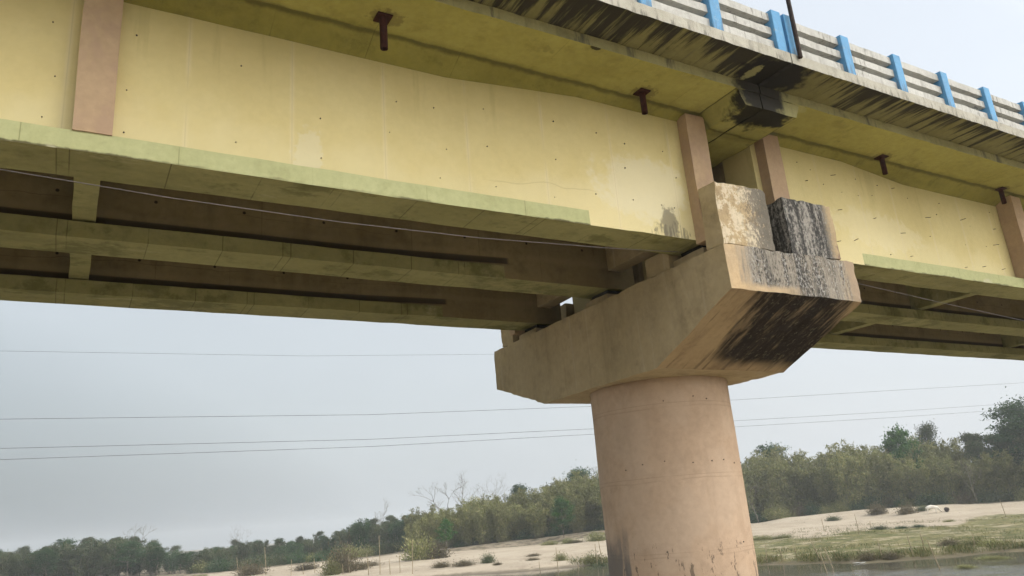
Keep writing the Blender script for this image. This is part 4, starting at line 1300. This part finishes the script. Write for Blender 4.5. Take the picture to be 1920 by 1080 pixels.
for kind, x, y, s, sz, lb in (
        ('olive', 47.7, 113.2, 2.6, 1.3, 'dark bushy brush heap on the sand at the thicket corner'), ('dry', 49.8, 112.0, 2.2, 1.0, 'sandy brush right of the dark heap at the thicket corner'),
        ('dry', 33.5, 106.5, 2.2, 1.6, 'upright dry brush pile on the left sandbank'), ('olive', 31.4, 104.2, 1.3, 1.5, 'small round bush just left of the dry brush pile'),
        ('dry', 36.4, 108.5, 1.9, 0.6, 'low trailing brush right of the dry brush pile'), ('dry', 39.5, 113.1, 2.0, 0.35, 'flat driftwood streak on the sand right of the brush'),
        ('dry', 25.5, 125.0, 2.3, 0.8, 'brush at the lower left end of the sandbank'), ('dry', 33.0, 122.0, 2.0, 0.5, 'low brush strip farther back on the left sand'),
        ('dull', 48.0, 91.8, 1.0, 1.2, 'spiky grey-green tuft alone on the pale sand'), ('dry', 47.0, 87.5, 0.6, 0.6, 'dark clod beside the spiky tuft'),
        ('dry', 44.9, 92.5, 1.5, 0.5, 'brown brush on the sand left of the spiky tuft'), ('dry', 43.0, 95.1, 1.3, 0.6, 'brown brush leftmost in the row along the wet edge'),
        ('olive', 70.2, 112.0, 1.6, 0.4, 'thin green strip of weeds at the back of the sand'), ('olive', 72.6, 110.0, 1.5, 0.5, 'weeds in the middle at the back of the sand'),
        ('olive', 76.4, 107.3, 2.0, 0.7, 'weed mound at the back of the sand by the column'), ('dry', 73.1, 108.5, 1.2, 0.4, 'dry weed at the back of the sand'),
        ('dry', 51.8, 86.9, 0.9, 0.4, 'small brown weed in the middle of the pale sand'), ('dry', 56.3, 94.3, 1.0, 0.35, 'flat brown weed farther back on the pale sand'),
        ('olive', 53.0, 82.4, 0.9, 1.0, 'dark tuft held by a stake left of the column'), ('olive', 54.6, 78.0, 1.5, 0.8, 'dark heap of weeds on stakes left of the column'),
        ('dull', 51.2, 73.0, 1.2, 0.6, 'green reed clump at the waterline left of the column'), ('dull', 53.3, 74.6, 1.2, 0.7, 'green reed clump touching the column at the waterline'),
        ('dry', 122.0, 82.8, 1.6, 1.1, 'dry bush on the face of the right mound'), ('dull', 124.5, 81.6, 1.1, 0.9, 'smaller bush on the mound right of the dry one'),
        ('dry', 122.8, 88.8, 1.7, 1.1, 'bush near the crest of the mound, left of the others'), ('dull', 116.0, 92.8, 1.3, 0.6, 'low weed at the foot of the mound'),
        ('dark', 92.9, 64.3, 1.0, 0.35, 'dark weed on the line between sand and turf, leftmost'), ('dark', 94.5, 63.0, 0.9, 0.35, 'dark weed right of its neighbour where turf meets sand'),
        ('olive', 103.2, 64.3, 0.8, 0.4, 'single dark weed high on the bare sand'), ('dull', 90.5, 65.6, 1.2, 0.4, 'flat weed patch where the turf begins'),
        ('dry', 70.6, 44.4, 1.1, 0.55, 'brown brush heap on the turf near the water'), ('olive', 70.7, 42.3, 1.2, 0.45, 'dark green brush right of the brown heap'),
        ('olive', 70.3, 40.4, 1.1, 0.45, 'rightmost dark brush on the turf'), ('dry', 58.6, 44.2, 0.9, 0.8, 'reddish dry reeds at the right waterline'),
        ('dry', 59.7, 42.9, 0.9, 0.7, 'second patch of reddish reeds at the waterline'), ('olive', 80.9, 76.5, 1.6, 0.3, 'long low hedge of weeds beside the column, left half'),
        ('olive', 81.6, 73.6, 1.6, 0.3, 'long low hedge of weeds beside the column, right half')):
    x, y = float(x), float(y)
    plant('shrub', BUSH[kind], x, y, s, lb, 'shrub', 'weeds and brush on the banks', sz=s * sz)

az, k = 8.0, 0
while az < 23:
    x, y = polar(az, 158 + random.uniform(-4, 6))
    plant('shrub', BUSH[random.choice(('dull', 'dark', 'dull', 'olive'))], x, y, random.uniform(1.4, 2.4), f'{ORD[k]} dull shrub from the left between sandbank and far wood', 'shrub', 'brush before the far wood')
    k += 1
    az += random.uniform(0.4, 0.62)

# shore grass: blades nobody could count
r = np.random.default_rng(5)
C, D = [], []


def tuft(x, y, n, hgt, sp):
    z = height(x, y)
    if z < -0.12: return
    z = max(z, 0)
    q = r.normal(size=(n, 2)) * sp
    d = np.concatenate([r.normal(size=(n, 2)) * 0.38, np.ones((n, 1))], 1)
    l = hgt * r.uniform(0.5, 1.2, n)
    for k in range(n):
        C.append((x + q[k, 0], y + q[k, 1], z + l[k] * 0.4, l[k])); D.append(d[k])


for _ in range(900):
    az = random.uniform(44.5, 64); rr = float(np.interp(az, [44, 46.4, 49, 53, 57.6, 61, 65], [79, 77, 75.4, 73, 74.4, 77.5, 80])) + abs(random.gauss(0, 1.8))
    if mnoise.noise(Vector((az * 0.8, 3.1, 0))) > -0.25: tuft(*polar(az, rr), 9, random.uniform(0.25, 0.75), 0.3)
for _ in range(4200):
    az = random.uniform(44, 65); rr = 76 + 50 * random.random() ** 1.4
    x, y = polar(az, rr)
    if mnoise.noise(Vector((x * 0.16, y * 0.16, 0.7))) > 0.08: tuft(x, y, 7, random.uniform(0.15, 0.5), 0.4)
for _ in range(130):
    az = random.uniform(33.4, 38); rr = 95.5 + random.gauss(0, 1.0)
    tuft(*polar(az, rr), 10, random.uniform(0.4, 0.9), 0.3)
C = np.array(C); D = np.array(D)
gm = leaf_mesh('grass', C[:, :3], D, 1.0, 0.07, GRASSM, r)
# blades take their own length
v = np.empty(len(gm.vertices) * 3); gm.vertices.foreach_get('co', v); v = v.reshape(-1, 4, 3)
mid = v.mean(1, keepdims=True)
v = mid + (v - mid) * np.stack([C[:, 3], C[:, 3], C[:, 3]], 1)[:, None, :] * np.array([1.0, 1.0, 1.0])
gm.vertices.foreach_set('co', v.reshape(-1)); gm.update()
go = bpy.data.objects.new('grass', gm); col.objects.link(go)
tag(go, 'short green and straw coloured grass along the right bank', 'grass', kind='stuff')

# white scrap and floating weed at the waterline
mb = MB()
L = 12
top, bot = [], []
rings = []
for i in range(L + 1):
    s = i / L
    w = 0.28 * math.sin(math.pi * min(1, 0.12 + s * 0.8))
    zz = 0.06 + 0.07 * math.sin(7 * s) + 0.05 * math.sin(17 * s + 1)
    rings.append([(s * 2.0 - 1, -w, zz), (s * 2.0 - 1, 0, zz + 0.13), (s * 2.0 - 1, w, zz), (s * 2.0 - 1, 0, zz - 0.03)])
mb.loft(rings, [0] * 4)
sc = mb.build('plastic_scrap', [m_plain('dirty_white_plastic', (0.6, 0.6, 0.57), (0.42, 0.4, 0.36), 3, 0.5)], None, smooth=True)
sc.scale = (0.55, 0.6, 0.28); sc.location = (57.2, 44.0, 0.03); sc.rotation_euler = (0, 0, R(-30))
tag(sc, 'crumpled white plastic scrap at the right waterline', 'litter')
e = plant('water_weed', BUSH['olive'], 54.6, 33.6, 0.5, 'floating weed on the water at the lower right', 'water plant', None)
e.location.z = 0.0; e.scale = (0.7, 0.7, 0.22)
e = plant('water_weed', BUSH['olive'], 61.0, 35.3, 0.5, 'floating weed on the water nearest the right picture edge', 'water plant', None)
e.location.z = 0.0; e.scale = (1.2, 0.7, 0.22)

# dark round clay pot lying on the sand
mb = MB()
n = 20
prof = [(0.02, 0.0), (0.2, 0.02), (0.31, 0.14), (0.34, 0.29), (0.29, 0.44), (0.18, 0.52), (0.16, 0.56), (0.21, 0.6), (0.19, 0.6), (0.13, 0.56), (0.13, 0.5)]
mb.loft([[(q * math.cos(2 * math.pi * k / n), q * math.sin(2 * math.pi * k / n), z) for k in range(n)] for q, z in prof], [0] * n)
pot = mb.build('pot', [m_plain('blackened_clay', (0.03, 0.024, 0.02), (0.05, 0.036, 0.028), 6)], None, smooth=True)
px, py = 123.0, 76.9
pot.location = (px, py, height(px, py) + 0.22); pot.rotation_euler = (R(70), 0, R(20))
pot.scale = (1.15, 1.15, 1.15)
tag(pot, 'dark round pot lying on the mound beside the white cow', 'pot')

# white cow grazing, head down: one continuous skinned body
cow_pts = [  # x forward, z up, radius
    ((-0.75, 0, 1.02), 0.27), ((-0.35, 0, 1.0), 0.33), ((0.1, 0, 0.98), 0.34), ((0.5, 0, 1.02), 0.30), ((0.8, 0, 0.86), 0.19), ((1.05, 0, 0.5), 0.13),
    ((1.22, 0, 0.28), 0.12), ((1.38, 0, 0.1), 0.075)]
legs = []
verts = [p for p, _ in cow_pts]; rad = [q for _, q in cow_pts]
edges = [(i, i + 1) for i in range(len(cow_pts) - 1)]


def chain(start, pts):
    prev = start
    for p, q in pts:
        verts.append(p); rad.append(q); edges.append((prev, len(verts) - 1)); prev = len(verts) - 1


for s in (-1, 1):
    dx = 0.08 * s
    chain(0, [((-0.78 + dx, s * 0.17, 0.78), 0.15), ((-0.70 + dx, s * 0.18, 0.58), 0.095), ((-0.86 + dx, s * 0.18, 0.38), 0.06), ((-0.83 + dx, s * 0.18, 0.1), 0.048), ((-0.79 + dx, s * 0.18, 0.0), 0.06)])
    chain(3, [((0.5 + dx, s * 0.16, 0.72), 0.12), ((0.5 + dx, s * 0.17, 0.42), 0.065), ((0.51 + dx, s * 0.17, 0.12), 0.046), ((0.54 + dx, s * 0.17, 0.0), 0.06)])
    chain(6, [((1.12, s * 0.17, 0.36), 0.045), ((1.08, s * 0.27, 0.36), 0.025)])
    chain(6, [((1.1, s * 0.1, 0.42), 0.03), ((1.13, s * 0.15, 0.54), 0.014)])
chain(0, [((-1.0, 0, 1.0), 0.04), ((-1.06, 0, 0.7), 0.025), ((-1.05, 0, 0.42), 0.045)])
me = bpy.data.meshes.new('cow'); me.from_pydata(verts, edges, [])
cow = bpy.data.objects.new('cow', me); col.objects.link(cow)
sk = cow.modifiers.new('skin', 'SKIN'); sk.use_smooth_shade = True
for i, q in enumerate(rad): me.skin_vertices[0].data[i].radius = (q, q)
for i in range(len(verts)): me.skin_vertices[0].data[i].use_root = (i == 0)
ss = cow.modifiers.new('subsurf', 'SUBSURF'); ss.levels = 1; ss.render_levels = 2
me.materials.append(m_plain('white_hide', (0.68, 0.65, 0.58), (0.55, 0.5, 0.43), 1.5, 0.8))
cx, cyy = 121.6, 78.0
cow.location = (cx, cyy, height(cx, cyy) + 0.03); cow.rotation_euler = (0, 0, R(-35))
tag(cow, 'white cow with its head down on the sandy mound', 'cow')

# ------------------------------------------------------------------ haze
mb = MB()
mb.box(-1600, 1600, -1600, 1600, -4.0, 36.5)
hz = NT('haze_air')
hz.t.nodes.remove(hz.b)
pv = hz.n('ShaderNodeVolumePrincipled')
pv.inputs['Color'].default_value = (0.77, 0.82, 0.87, 1)
pv.inputs['Density'].default_value = 0.00055
pv.inputs['Anisotropy'].default_value = 0.1
hz.l(pv.outputs[0], hz.out.inputs['Volume'])
haze = mb.build('haze', [hz.mat])
tag(haze, kind='stuff')
haze['label'] = 'thin grey haze over the whole river'
haze['category'] = 'haze'
